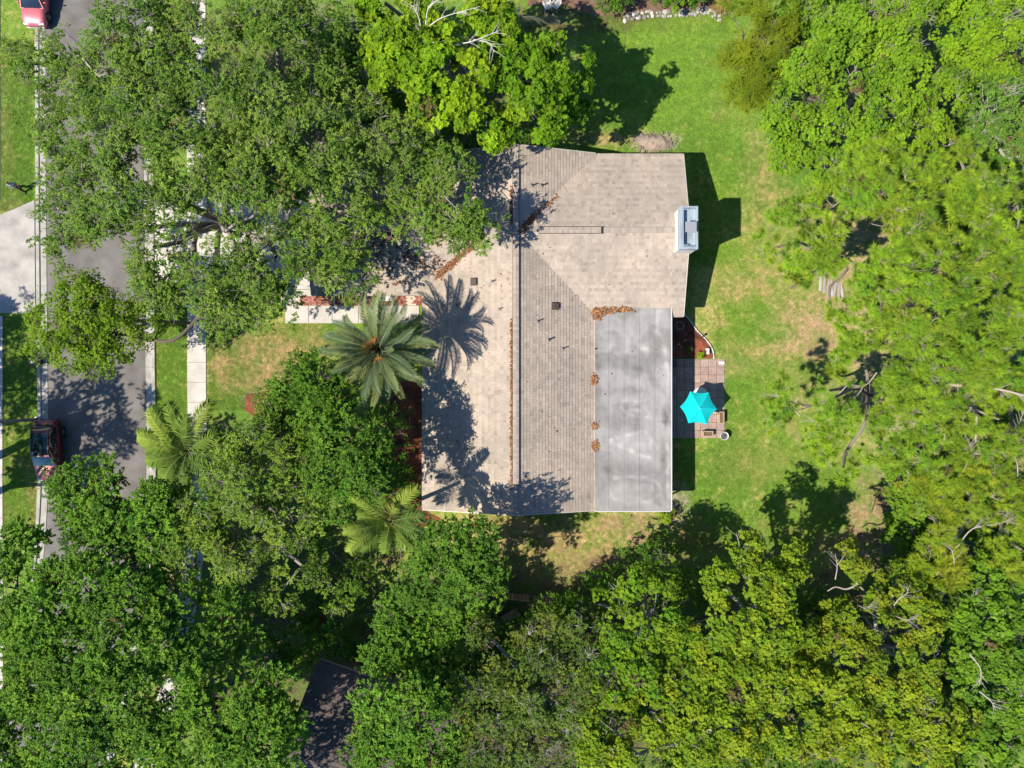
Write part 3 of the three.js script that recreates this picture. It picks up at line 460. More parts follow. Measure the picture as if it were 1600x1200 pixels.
// ---------------------------------------------------------------- patio and what stands on it
const pavers = structGroup('patio');
{
  const R = rng(17), mats = []; for (let k = 0; k < 7; k++) { const q = 0.78 + 0.3 * R(), w = 0.03 * (R() - 0.3); mats.push(texStd(grainMap([(0.385 + w) * q, 0.292 * q, (0.268 - w) * q], 0.3, 0.25, 100 + k), 0.8, 0.9)); }
  const p0 = at(1044, 561), p1 = at(1132, 684.5), xs = 7, zs = 10, dx = (p1.x - p0.x) / xs, dz = (p1.z - p0.z) / zs;
  const geos = [bx(dx - 0.02, 0.07, dz - 0.02, 0, 0, 0, 0.015), bx(dx - 0.026, 0.07, dz - 0.022, 0, 0, 0, 0.02)];
  for (let j = 0; j < zs; j++) for (let i = 0; i < xs; i++) {
    const m = part(pavers, 'paver', geos[(i * 3 + j) % 2], mats[Math.floor(R() * 7)]);
    m.position.set(p0.x + (i + 0.5) * dx + 0.006 * (R() - 0.5), 0.012 + 0.014 * R(), p0.z + (j + 0.5) * dz + 0.006 * (R() - 0.5)); m.rotation.set(0.008 * (R() - 0.5), 0.016 * (R() - 0.5), 0.008 * (R() - 0.5));
  }
  // teal six-sided parasol
  const top = at(1094, 637.5, 2.55), u = thing('parasol', 'bright turquoise six sided parasol open over the paved patio', 'parasol', new THREE.Vector3(top.x, 0, top.z));
  const cloth = new THREE.MeshPhysicalMaterial({ color: lin(0.003, 0.60, 0.66), roughness: 0.95, specularIntensity: 0.4, transmission: 0.18, thickness: 0, side: THREE.DoubleSide });
  const Rr = 1.33, tips = []; for (let k = 0; k < 6; k++) { const t = 0.06 + k * Math.PI / 3; tips.push([Rr * Math.cos(t), Rr * Math.sin(t)]); }
  for (let k = 0; k < 6; k++) {   // each gore sags a little between its ribs, hem curved inwards
    const A = tips[k], B = tips[(k + 1) % 6], P = [], I = [], N = 8;
    for (let i = 0; i <= N; i++) for (let j = 0; j <= N; j++) {
      const f = i / N, s = j / N, e = 1 - 0.09 * 4 * s * (1 - s) * f * f, x = lerp(A[0], B[0], s) * f * e, z = lerp(A[1], B[1], s) * f * e;
      const r = f, y = 2.56 - 0.46 * Math.pow(r, 1.12) - 0.035 * 4 * s * (1 - s) * f; P.push(x, y, z);
    }
    for (let i = 0; i < N; i++) for (let j = 0; j < N; j++) { const q = i * (N + 1) + j; I.push(q, q + 1, q + N + 1, q + 1, q + N + 2, q + N + 1); }
    const g = new THREE.BufferGeometry(); g.setAttribute('position', new THREE.Float32BufferAttribute(P, 3)); g.setIndex(I); g.computeVertexNormals();
    part(u, 'canopy_panel', g, cloth);
    part(u, 'rib', tube([new THREE.Vector3(0.03, 2.53, 0), new THREE.Vector3(A[0] * 0.5, 2.29, A[1] * 0.5), new THREE.Vector3(A[0] * 0.99, 2.07, A[1] * 0.99)], 0.012, 0.008, 5), M.grey);
  }
  part(u, 'pole', cyl(0.02, 0.022, 2.55, 0, 1.28, 0, 12), M.grey);
  part(u, 'finial', new THREE.LatheGeometry([[0.001, 0.09], [0.025, 0.07], [0.035, 0.03], [0.02, 0], [0.06, -0.02], [0.001, -0.022]].map(p => new THREE.Vector2(...p)), 12).translate(0, 2.58, 0), M.white);
  part(u, 'base', new THREE.LatheGeometry([[0.001, 0.12], [0.05, 0.11], [0.1, 0.07], [0.25, 0.045], [0.26, 0]].map(p => new THREE.Vector2(...p)), 24).translate(0, 0.05, 0), M.darkMetal);
  // white table whose edge shows beside the parasol
  const tb = thing('patio_table', 'white round patio table mostly hidden below the turquoise parasol', 'table', at(1090, 617));
  part(tb, 'table_top', new THREE.CylinderGeometry(0.56, 0.54, 0.035, 36).translate(0, 0.76, 0), M.white);
  for (let k = 0; k < 4; k++) { const t = k * Math.PI / 2 + 0.5; part(tb, 'leg', tube([new THREE.Vector3(0.42 * Math.cos(t), 0.05, 0.42 * Math.sin(t)), new THREE.Vector3(0.34 * Math.cos(t), 0.745, 0.34 * Math.sin(t))], 0.02, 0.022, 8), M.white); }
  // two wooden planter boxes
  const soil = texStd(grainMap([0.17, 0.11, 0.065], 0.8, 0.9, 44), 3, 0.95);
  function planter(label, pos, w, d) {
    const g = thing('planter_box', label, 'planter', pos, 0, 'planter boxes on the patio');
    const h = 0.42, t = 0.05, m = std([0.42, 0.33, 0.24], 0.8);
    part(g, 'side_board', [bx(w, h, t, 0, h / 2 + 0.05, d / 2), bx(w, h, t, 0, h / 2 + 0.05, -d / 2)], m);
    part(g, 'end_board', [bx(t, h, d - t - 0.004, w / 2 - t / 2, h / 2 + 0.05, 0), bx(t, h, d - t - 0.004, -w / 2 + t / 2, h / 2 + 0.05, 0)], m);
    part(g, 'soil', bx(w - 2 * t, 0.05, d - t - 0.01, 0, h - 0.05, 0), soil);
    const R2 = rng(Math.round(w * 977)), tw = [];
    for (let i = 0; i < 40; i++) { const x = (R2() - 0.5) * (w - 0.2), z = (R2() - 0.5) * (d - 0.15), a = R2() * 6.28; tw.push(tube([new THREE.Vector3(x, h - 0.03, z), new THREE.Vector3(x + 0.1 * Math.cos(a), h + 0.05 * R2(), z + 0.1 * Math.sin(a))], 0.008, 0.003, 3)); }
    part(g, 'dry_stems', tw, std([0.3, 0.2, 0.11], 0.9));
  }
  planter('wooden planter box of dry soil below the parasol on the patio edge', at(1104, 677), 0.74, 0.34);
  planter('upright narrow planter box at the right patio edge beside the parasol tip', at(1125, 652), 0.36, 0.82);
  // white round pot
  const pot = thing('round_pot', 'white round pot at the lower right corner of the patio', 'pot', at(1129, 680.5));
  part(pot, 'pot', new THREE.LatheGeometry([[0.001, 0.02], [0.2, 0.02], [0.24, 0.1], [0.29, 0.48], [0.31, 0.52], [0.27, 0.52], [0.25, 0.42], [0.001, 0.4]].map(p => new THREE.Vector2(...p)), 28), M.white);
  part(pot, 'soil', new THREE.CylinderGeometry(0.25, 0.25, 0.02, 20).translate(0, 0.43, 0), std([0.1, 0.1, 0.11], 0.9));
  const pr = rng(8), st = []; for (let i = 0; i < 12; i++) { const a = pr() * 6.28, r = 0.2 * pr(); st.push(tube([new THREE.Vector3(r * Math.cos(a), 0.43, r * Math.sin(a)), new THREE.Vector3(1.3 * r * Math.cos(a), 0.6, 1.3 * r * Math.sin(a))], 0.01, 0.004, 4)); }
  part(pot, 'stems', st, std([0.12, 0.12, 0.1], 0.9));
  const lamp = (label, p) => { const g = thing('solar_lamp', label, 'garden lamp', p, 0, 'solar lamps round the patio'); part(g, 'stake', cyl(0.012, 0.012, 0.3, 0, 0.15, 0, 8), M.darkMetal); part(g, 'lamp_head', cyl(0.07, 0.05, 0.09, 0, 0.33, 0, 14), M.grey); part(g, 'cap', new THREE.ConeGeometry(0.11, 0.05, 14).translate(0, 0.4, 0), M.darkMetal); };
  lamp('small dark garden lamp beside the curved white edging of the mulch bed', at(1097, 525));
  const cb = thing('stone_block', 'pale block standing on the top right corner of the patio', 'block', at(1127, 567));
  part(cb, 'block', bx(0.42, 0.12, 0.24, 0, 0.10, 0, 0.03), M.white);
  const gb = thing('stone_block', 'white upright block standing in the red mulch bed', 'block', at(1104, 549));
  part(gb, 'block', bx(0.26, 0.3, 0.44, 0, 0.19, 0, 0.02), std([0.6, 0.58, 0.56], 0.8));
  part(gb, 'block_cap', bx(0.2, 0.04, 0.3, 0, 0.355, 0, 0.01), M.white);
  const ring = thing('plant_ring', 'pale green wire ring standing on the shaded mulch', 'plant support', at(1060.5, 509.5));
  for (const y of [0.12, 0.5]) part(ring, 'hoop', new THREE.TorusGeometry(0.29, 0.013, 6, 40).rotateX(Math.PI / 2).translate(0, y + 0.02, 0), std([0.35, 0.5, 0.38], 0.6));
  for (let k = 0; k < 3; k++) { const t = k * 2.1; part(ring, 'stake', cyl(0.008, 0.008, 0.5, 0.29 * Math.cos(t), 0.28, 0.29 * Math.sin(t), 6), std([0.3, 0.42, 0.32], 0.6)); }
  const bin = thing('air_conditioner', 'dark shaded box unit beside the wall at the upper patio corner', 'box', at(1048, 566));
  part(bin, 'case', bx(0.5, 0.72, 0.72, 0, 0.4, 0, 0.03), std([0.06, 0.06, 0.065], 0.6));
  part(bin, 'grille', new THREE.TorusGeometry(0.2, 0.012, 6, 24).rotateX(Math.PI / 2).translate(0, 0.77, 0), M.grey);
  [['pale round stone lying nearest the house in the shaded mulch', 1060, 538], ['topmost small pale stone in the shaded mulch bed', 1070, 532], ['lowest small tan stone in the shaded mulch bed', 1063.5, 542.5]].forEach(([l, x, y], i) => {
    const g = new THREE.IcosahedronGeometry(0.10 - 0.015 * i, 1); g.scale(1, 0.6, 0.8); const o = tag(part(scene, 'pale_stone', g, std([0.5, 0.4, 0.26], 0.9)), l, 'stone', 'stones in the mulch bed'); o.position.copy(at(x, y)).setY(0.09); });
  // white edging of the mulch bed: short blocks along a curve
  const ed = thing('bed_edging', 'curved row of white edging blocks between mulch and lawn', 'edging');
  const c = pathAt([[1066, 488], [1077, 500], [1089, 517], [1103, 531], [1113, 547], [1115, 561]]), n = 20;
  const eg = bx(0.19, 0.12, 0.075, 0, 0.05, 0, 0.015), em = [M.white, M.concrete];
  for (let i = 0; i < n; i++) { const t = (i + 0.5) / n, p = c.getPointAt(t), q = c.getTangentAt(t), m = part(ed, 'edging_block', eg, em[i % 3 ? 0 : 1]); m.position.set(p.x, 0.02, p.z); m.rotation.y = -Math.atan2(q.z, q.x); m.scale.x = c.getLength() / n / 0.2; }
}
// ---------------------------------------------------------------- fences and the bed along the top edge
function picketFence(label, u0, v0, u1, v1, pitch, width, h, mat, gaps = [], name = 'picket_fence', cat = 'fence') {
  const a = at(u0, v0), b = at(u1, v1), d = b.clone().sub(a), L = d.length(), ang = -Math.atan2(d.z, d.x), n = Math.floor(L / pitch), R = rng(Math.round(u0 * 7 + v0));
  const f = thing(name, label, cat, a, ang), pg = bx(width, h, 0.02, 0, h / 2, 0, 0.004);
  for (let i = 0; i < n; i++) { if (gaps.some(g => i === g)) continue; const m = part(f, 'picket', pg, mat[Math.floor(R() * mat.length)]); m.position.set((i + 0.5) * pitch, 0.05, 0.035); m.rotation.z = 0.01 * (R() - 0.5); m.scale.y = 0.985 + 0.03 * R(); }
  for (const y of [0.3, h - 0.25]) part(f, 'rail', bx(L, 0.09, 0.04, L / 2, y, 0), mat[0]);
  for (let x = 0; x <= L; x += 2.4) part(f, 'post', bx(0.1, h + 0.06, 0.1, x, (h + 0.06) / 2, -0.075), mat[0]);
  return f;
}
const fw = [std([0.30, 0.185, 0.115], 0.9), std([0.26, 0.16, 0.10], 0.9), std([0.33, 0.21, 0.135], 0.9)];
// the pickets face the house, so the fence is entered from its right end
picketFence('weathered brown wooden fence of spaced pickets behind the house', 884, 935, 790, 926, 0.275, 0.215, 1.75, fw, [9]);
picketFence('shaded olive picket fence standing beside the dark neighbouring roof', 572, 999, 524, 985, 0.27, 0.21, 1.7, [std([0.17, 0.14, 0.09], 0.9), std([0.14, 0.12, 0.08], 0.9)]);
{ // slatted grey-green gate panel in the top hedge gap
  const f = picketFence('grey green slatted fence panel with a tall white post at the top', 812, 39, 876, 37.5, 0.15, 0.115, 1.25, [std([0.26, 0.28, 0.20], 0.7), std([0.23, 0.25, 0.18], 0.7)]);
  part(f, 'end_post', bx(0.13, 2.4, 0.13, -0.09, 1.2, 0, 0.01), M.white);
  const ch = (label, x, y, t) => { // white tubular garden chair
    const g = thing('garden_chair', label, 'chair', at(x, y), t, 'white garden chairs behind the fence panel'), w = M.white, V = (a, b, c) => new THREE.Vector3(a, b, c);
    for (const s of [-1, 1]) { part(g, 'leg', tube([V(s * 0.27, 0, 0.26), V(s * 0.27, 0.44, 0.24), V(s * 0.27, 0.63, 0.2)], 0.022, 0.022, 6), w); part(g, 'leg', tube([V(s * 0.25, 0, -0.3), V(s * 0.25, 0.42, -0.24), V(s * 0.24, 0.95, -0.36)], 0.022, 0.022, 6), w); part(g, 'armrest', bx(0.06, 0.03, 0.54, s * 0.28, 0.64, -0.04, 0.012), w); }
    for (let k = 0; k < 6; k++) part(g, 'seat_slat', bx(0.5, 0.02, 0.065, 0, 0.44, 0.2 - k * 0.085, 0.008), w);
    for (let k = 0; k < 5; k++) part(g, 'back_slat', bx(0.5, 0.055, 0.02, 0, 0.55 + k * 0.09, -0.27 - k * 0.018, 0.008), w);
  };
  ch('white garden chair farther left behind the grey green fence panel', 855, 14, 0.3); ch('white garden chair farther right behind the grey green fence panel', 868, 13, -0.6);
  const tb = thing('garden_table', 'white garden table half cut by the top edge of the photo', 'table', at(856, -2)); part(tb, 'table_top', bx(1.5, 0.04, 0.9, 0, 0.72, 0, 0.015), M.white); for (const [a, b] of [[-1, -1], [1, -1], [-1, 1], [1, 1]]) part(tb, 'leg', bx(0.05, 0.7, 0.05, a * 0.66, 0.35, b * 0.38), M.white);
}
{ // stones edging the planted bed at the top
  const ed = thing('stone_edging', 'uneven row of pale stones edging the planted bed at the top', 'edging'), R = rng(33);
  const geos = [0, 1, 2, 3].map(k => { const g = new THREE.IcosahedronGeometry(0.17, 1), P = g.attributes.position; for (let i = 0; i < P.count; i++) { const q = 1 + 0.28 * nz(P.getX(i) * 7 + k * 9, P.getY(i) * 7, P.getZ(i) * 7); P.setXYZ(i, P.getX(i) * q * 1.25, P.getY(i) * q * 0.62, P.getZ(i) * q); } g.computeVertexNormals(); return g; });
  const mats = [[0.40, 0.385, 0.36], [0.3, 0.285, 0.27], [0.2, 0.19, 0.18], [0.52, 0.51, 0.49]].map(c => std(c, 0.9));
  const c = pathAt([[975, 30], [1000, 24], [1040, 22], [1080, 20], [1105, 17], [1120, 28], [1132, 24], [1139, 8], [1141, -20]]), n = 92;
  for (let i = 0; i < n; i++) { const p = c.getPointAt(i / n), m = part(ed, 'stone', geos[i % 4], mats[Math.floor(R() * (i < 34 ? 4 : 3))]); m.position.set(p.x + 0.22 * (R() - 0.5), 0.05, p.z + (i % 2 ? 0.15 : -0.15) + 0.12 * (R() - 0.5)); m.rotation.y = R() * 6.28; const s = 0.42 + 0.5 * R(); m.scale.set(s, s, s); }
}
{ // pale boards under the pines, the plank with the hoop, timber scraps
  const g = thing('board_pile', 'pile of pale weathered boards lying under the pine edge', 'boards', at(1296, 440), 0.1), R = rng(3), m = [std([0.42, 0.41, 0.40], 0.85), std([0.32, 0.31, 0.295], 0.85), std([0.34, 0.29, 0.25], 0.9)];
  for (let k = 0; k < 7; k++) { const b = part(g, 'board', bx(0.2, 0.05, 0.9 + 0.5 * R(), 0, 0, 0, 0.008), m[k % 3]); b.position.set(-0.7 + k * 0.25, 0.05 + 0.04 * (k % 3), 0.12 * k + 0.2 * R()); b.rotation.y = -0.25 + 0.5 * (R() - 0.3); b.rotation.z = 0.06 * R(); }
  const p = thing('wooden_ramp', 'tan wooden plank lying on leaf litter behind the brown fence', 'plank', at(783, 969), 0.5);
  part(p, 'plank', bx(3.0, 0.09, 0.62, 0, 0.3, 0, 0.02), std([0.42, 0.25, 0.14], 0.9)); part(p, 'sleeper', [bx(0.14, 0.26, 0.6, -1.2, 0.13, 0), bx(0.14, 0.26, 0.6, 1.2, 0.13, 0)], M.wood);
  const h = thing('hoop', 'yellow hoop resting on the tan plank behind the fence', 'hoop', at(785, 968).setY(0.375)); part(h, 'ring', new THREE.TorusGeometry(0.2, 0.035, 8, 28).rotateX(Math.PI / 2), std([0.55, 0.45, 0.2], 0.7));
}
// ---------------------------------------------------------------- street things
{
  const p = at(58, 655), g = thing('sign_pole', 'tall grey metal street pole beside the maroon car', 'pole', p);
  part(g, 'pole', cyl(0.085, 0.12, 5.6, 0, 2.8, 0, 14), M.grey); part(g, 'base_plate', cyl(0.2, 0.24, 0.12, 0, 0.06, 0, 14), M.grey);
  part(g, 'arm', tube([new THREE.Vector3(0, 5.5, 0), new THREE.Vector3(0.3, 5.8, 0), new THREE.Vector3(-0.9, 5.9, 0)], 0.05, 0.04, 8), M.grey); part(g, 'lamp_head', bx(0.6, 0.13, 0.26, -1.1, 5.88, 0, 0.04), M.grey);
  const b = thing('rubbish_bin', 'dark round bin standing at the kerb below the leafy limb', 'bin', at(63, 565));
  part(b, 'bin_body', new THREE.LatheGeometry([[0.001, 0], [0.26, 0], [0.33, 0.75], [0.35, 0.78], [0.35, 0.82], [0.31, 0.82]].map(q => new THREE.Vector2(...q)), 24), std([0.03, 0.022, 0.025], 0.5));
  part(b, 'lid', new THREE.LatheGeometry([[0.001, 0.93], [0.2, 0.9], [0.34, 0.83], [0.35, 0.80]].map(q => new THREE.Vector2(...q)), 24), std([0.018, 0.014, 0.018], 0.4)); part(b, 'handle', new THREE.TorusGeometry(0.07, 0.014, 6, 14, Math.PI).translate(0, 0.92, 0), M.black);
}
function makeCar(label, pos, turn, paint, o) {
  const { L = 4.5, W = 1.84, hood = 1.02, belt = 1.08, roof = 1.68, wb = 2.65, rearSlope = 0.45, sun: hasSun = true, name } = o;
  const c = thing(name, label, 'car', pos, turn), hw = W / 2;
  // the car faces +z: lower body lofted from cross sections
  const st = [   // z, half width, bottom, top
    [-L / 2, hw * 0.78, 0.5, 0.86], [-L / 2 + 0.07, hw * 0.88, 0.36, belt - 0.08], [-L / 2 + 0.3, hw * 0.96, 0.3, belt], [-L * 0.25, hw, 0.28, belt + 0.01], [0, hw, 0.27, belt], [L * 0.2, hw, 0.27, belt - 0.02],
    [L * 0.27, hw * 0.99, 0.28, hood + 0.03], [L * 0.36, hw * 0.97, 0.28, hood - 0.02], [L / 2 - 0.22, hw * 0.9, 0.28, hood - 0.14], [L / 2 - 0.06, hw * 0.8, 0.3, hood - 0.28], [L / 2, hw * 0.7, 0.4, hood - 0.42]];
  const N = 28, P = [], I = [];
  st.forEach(([z, w, y0, y1], k) => {
    for (let j = 0; j < N; j++) { const t = j / N * 2 * Math.PI, cx = Math.cos(t), sy = Math.sin(t), e = 0.36, x = w * Math.sign(cx) * Math.pow(Math.abs(cx), e) * (1 - 0.09 * Math.max(0, sy)), y = (y0 + y1) / 2 + (y1 - y0) / 2 * Math.sign(sy) * Math.pow(Math.abs(sy), e * 1.25); P.push(x, y + (y1 - (y0 + y1) / 2) * 0.05 * (1 - (x / w) ** 2) * (sy > 0 ? 1 : 0), z); }
    if (k) for (let j = 0; j < N; j++) { const a = (k - 1) * N, q = (j + 1) % N; I.push(a + j, a + N + j, a + q, a + q, a + N + j, a + N + q); }
  });
  for (const [k, f] of [[0, 1], [st.length - 1, 0]]) { const b = P.length / 3, a = k * N; P.push(0, (st[k][2] + st[k][3]) / 2, st[k][0]); for (let j = 0; j < N; j++) { const q = (j + 1) % N; f ? I.push(b, a + j, a + q) : I.push(b, a + q, a + j); } }
  const g = new THREE.BufferGeometry(); g.setAttribute('position', new THREE.Float32BufferAttribute(P, 3)); g.setIndex(I); g.computeVertexNormals();
  const pm = new THREE.MeshPhysicalMaterial({ color: lin(...paint), roughness: 0.42, metalness: 0.25, clearcoat: 1, clearcoatRoughness: 0.06, side: THREE.DoubleSide });
  const glass = new THREE.MeshPhysicalMaterial({ color: lin(0.012, 0.016, 0.02), roughness: 0.05, clearcoat: 1, clearcoatRoughness: 0.03, side: THREE.DoubleSide });
  const body = part(c, 'body', g, pm);
  // greenhouse: roof skin, pillars and glass
  const zr = -L / 2 + 0.32, zf = L * 0.235, tr = zr + rearSlope, tf = zf - 0.78, bw = hw * 0.93, tw = hw * 0.70, yb = belt - 0.03, yt = roof - 0.06;
  const Q = (x, y, z) => new THREE.Vector3(x, y, z);
  const quad = (a, b, d, e, inset, lift) => { // pane of four corners, subdivided and slightly bowed outwards
    const n = b.clone().sub(a).cross(e.clone().sub(a)).normalize(), S = 6, p = [], ix = []; if (n.y < 0) n.negate();
    for (let i = 0; i <= S; i++) for (let j = 0; j <= S; j++) { const s = lerp(inset, 1 - inset, i / S), t = lerp(inset, 1 - inset, j / S), v = a.clone().lerp(b, s).lerp(e.clone().lerp(d, s), t).addScaledVector(n, lift * (0.25 + 3 * s * (1 - s) + 1.5 * t * (1 - t))); p.push(v.x, v.y, v.z); }
    for (let i = 0; i < S; i++) for (let j = 0; j < S; j++) { const k = i * (S + 1) + j; ix.push(k, k + S + 1, k + 1, k + 1, k + S + 1, k + S + 2); }
    const q = new THREE.BufferGeometry(); q.setAttribute('position', new THREE.Float32BufferAttribute(p, 3)); q.setIndex(ix); q.computeVertexNormals(); return q;
  };
  const cab = [Q(-bw, yb, zr), Q(bw, yb, zr), Q(bw, yb, zf), Q(-bw, yb, zf), Q(-tw, yt, tr), Q(tw, yt, tr), Q(tw, yt, tf), Q(-tw, yt, tf)];
  part(c, 'windscreen', quad(cab[2], cab[3], cab[7], cab[6], 0.035, 0.03), glass);
  part(c, 'rear_window', quad(cab[0], cab[1], cab[5], cab[4], 0.06, 0.02), glass);
  for (const s of [-1, 1]) {
    const m = (v) => Q(s * Math.abs(v.x), v.y, v.z), A = m(cab[1]), B = m(cab[2]), C = m(cab[6]), D = m(cab[5]);
    for (const [f0, f1] of [[0.03, 0.30], [0.33, 0.62], [0.65, 0.97]]) part(c, 'side_window', s > 0 ? quad(A.clone().lerp(B, f1), A.clone().lerp(B, f0), D.clone().lerp(C, f0), D.clone().lerp(C, f1), 0.03, 0.012) : quad(A.clone().lerp(B, f0), A.clone().lerp(B, f1), D.clone().lerp(C, f1), D.clone().lerp(C, f0), 0.03, 0.012), glass);
  }
  const inner = []; for (const [a, b, d, e] of [[3, 2, 6, 7], [1, 0, 4, 5], [2, 1, 5, 6], [0, 3, 7, 4]]) inner.push(quad(cab[a], cab[b], cab[d], cab[e], 0, 0));
  part(c, 'pillars', inner, pm);
  const rs = [], RN = 10; { const p = [], ix = []; for (let i = 0; i <= RN; i++) for (let j = 0; j <= RN; j++) { const s = i / RN * 2 - 1, t = j / RN; p.push(tw * 1.02 * s, yt + 0.07 * (1 - s * s) * 0.6 + 0.05 * 4 * t * (1 - t), lerp(tr - 0.05, tf + 0.05, t)); } for (let i = 0; i < RN; i++) for (let j = 0; j < RN; j++) { const k = i * (RN + 1) + j; ix.push(k, k + 1, k + RN + 1, k + 1, k + RN + 2, k + RN + 1); } const q = new THREE.BufferGeometry(); q.setAttribute('position', new THREE.Float32BufferAttribute(p, 3)); q.setIndex(ix); q.computeVertexNormals(); rs.push(q); }
  part(c, 'roof_panel', rs, pm);
  if (hasSun) { const s = rs[0].clone(); const p = s.attributes.position; for (let i = 0; i < p.count; i++) p.setXYZ(i, p.getX(i) * 0.9, p.getY(i) + 0.04, lerp(tr + 0.12, tf - 0.05, (p.getZ(i) - tr + 0.05) / (tf - tr + 0.1))); s.computeVertexNormals(); part(c, 'glass_roof', s, glass); for (const k of [-1, 1]) part(c, 'roof_rail', tube([Q(k * tw * 0.97, yt + 0.02, tr + 0.05), Q(k * tw * 0.97, yt + 0.085, tr + 0.25), Q(k * tw * 0.97, yt + 0.09, tf - 0.25), Q(k * tw * 0.97, yt + 0.03, tf - 0.02)], 0.018, 0.018, 6), M.grey); }
  const tyre = new THREE.TorusGeometry(0.255, 0.10, 10, 28).rotateY(Math.PI / 2), rim = (() => { const l = [cyl(0.2, 0.2, 0.03, 0, 0, 0, 24).rotateZ(Math.PI / 2), cyl(0.05, 0.05, 0.05, 0, 0, 0, 12).rotateZ(Math.PI / 2)]; for (let k = 0; k < 5; k++) l.push(bx(0.035, 0.2, 0.06, 0.02, 0.11, 0, 0.01).rotateX(k * 1.2566)); return merge(l); })();
  for (const sx of [-1, 1]) for (const z of [-wb / 2 - 0.02, wb / 2 + 0.02]) {
    part(c, 'wheel_arch', cyl(0.39, 0.39, 0.03, 0, 0, 0, 24).rotateZ(Math.PI / 2).translate(sx * (hw - 0.005), 0.36, z), M.black);
    const w = part(c, 'wheel', tyre, M.black); w.position.set(sx * (hw - 0.07), 0.355, z); const r = part(w, 'rim', rim, M.grey); r.rotation.y = sx > 0 ? 0 : Math.PI; r.position.x = sx * 0.06;
    part(c, 'door_handle', bx(0.02, 0.03, 0.16, sx * (hw + 0.005), belt - 0.2, z > 0 ? 0.15 : -0.75, 0.008), M.grey);
  }
  for (const s of [-1, 1]) {
    const l = part(c, 'headlight', bx(0.42, 0.15, 0.2, s * hw * 0.60, hood - 0.27, L / 2 - 0.19, 0.05), std([0.75, 0.78, 0.8], 0.15)); l.rotation.y = 0;
    part(c, 'tail_light', bx(0.3, 0.22, 0.12, s * hw * 0.72, belt - 0.16, -L / 2 + 0.09, 0.04), std([0.35, 0.01, 0.012], 0.2));
    const m = part(c, 'mirror', bx(0.2, 0.14, 0.09, s * (hw + 0.08), belt + 0.06, L * 0.15, 0.04), pm);
  }
  part(c, 'bumper', bx(W * 0.72, 0.14, 0.1, 0, 0.45, L / 2 - 0.015, 0.04), o.bumper || M.darkMetal); part(c, 'grille', bx(W * 0.42, 0.12, 0.06, 0, hood - 0.42, L / 2 - 0.015, 0.02), M.black);
  part(c, 'rear_bumper', bx(W * 0.74, 0.16, 0.12, 0, 0.5, -L / 2, 0.04), M.darkMetal); part(c, 'number_plate', bx(0.31, 0.15, 0.012, 0, 0.78, -L / 2 - 0.012), M.white);
  for (const s of [-1, 1]) part(c, 'wiper', tube([Q(s * 0.5, hood + 0.06, zf + 0.02), Q(s * 0.1, hood + 0.16, zf - 0.1)], 0.012, 0.008, 4), M.black);
  return c;
}
makeCar('maroon estate car with dark glass roof parked at the left kerb', at(85, 703), 0.02, [0.13, 0.006, 0.014], { name: 'parked_car', L: 4.55 });
makeCar('bright red car parked at the top left, its bonnet pointing down', at(64, 2), -0.03, [0.52, 0.12, 0.155], { name: 'parked_car', L: 4.4, W: 1.82, roof: 1.48, belt: 0.98, hood: 0.94, sun: false, rearSlope: 0.7, bumper: M.white });
// ---------------------------------------------------------------- the person on the verge
function sdfMesh(bones, lo, hi, cell, k = 0.02, grow = 0) {   // bones: [a, b, ra, rb]; tapered capsules joined smoothly
  const size = Math.max(hi.x - lo.x, hi.y - lo.y, hi.z - lo.z), res = Math.ceil(size / cell) + 4, mc = new MarchingCubes(res, new THREE.MeshBasicMaterial(), false, false, 120000);
  const c = lo.clone().add(hi).multiplyScalar(0.5), h = size / 2 * res / (res - 4), F = mc.field, p = new THREE.Vector3();
  const B = bones.map(([a, b, ra, rb]) => ({ a, d: b.clone().sub(a), l: Math.max(1e-9, b.distanceToSquared(a)), ra, rb }));
  for (let z = 0; z < res; z++) for (let y = 0; y < res; y++) for (let x = 0; x < res; x++) {
    p.set(c.x + (x - res / 2) / (res / 2) * h, c.y + (y - res / 2) / (res / 2) * h, c.z + (z - res / 2) / (res / 2) * h);
    let m = 10;
    for (const q of B) { const ex = p.x - q.a.x, ey = p.y - q.a.y, ez = p.z - q.a.z, t = Math.min(1, Math.max(0, (ex * q.d.x + ey * q.d.y + ez * q.d.z) / q.l)); const dx = ex - q.d.x * t, dy = ey - q.d.y * t, dz = ez - q.d.z * t, e = Math.sqrt(dx * dx + dy * dy + dz * dz) - q.ra - (q.rb - q.ra) * t; if (e > m + k) continue; const w = Math.max(0, 1 - Math.abs(m - e) / k); m = Math.min(m, e) - w * w * k * 0.25; }
    F[x + y * res + z * res * res] = -(m - grow);
  }
  mc.isolation = 0; mc.update();
  const n = mc.count, g = new THREE.BufferGeometry();
  const P = mc.positionArray.slice(0, n * 3), NN = mc.normalArray.slice(0, n * 3);
  for (let i = 0; i < n; i++) { P[3 * i] = c.x + P[3 * i] * h; P[3 * i + 1] = c.y + P[3 * i + 1] * h; P[3 * i + 2] = c.z + P[3 * i + 2] * h; }
  g.setAttribute('position', new THREE.BufferAttribute(P, 3)); g.setAttribute('normal', new THREE.BufferAttribute(NN, 3)); return g;
}
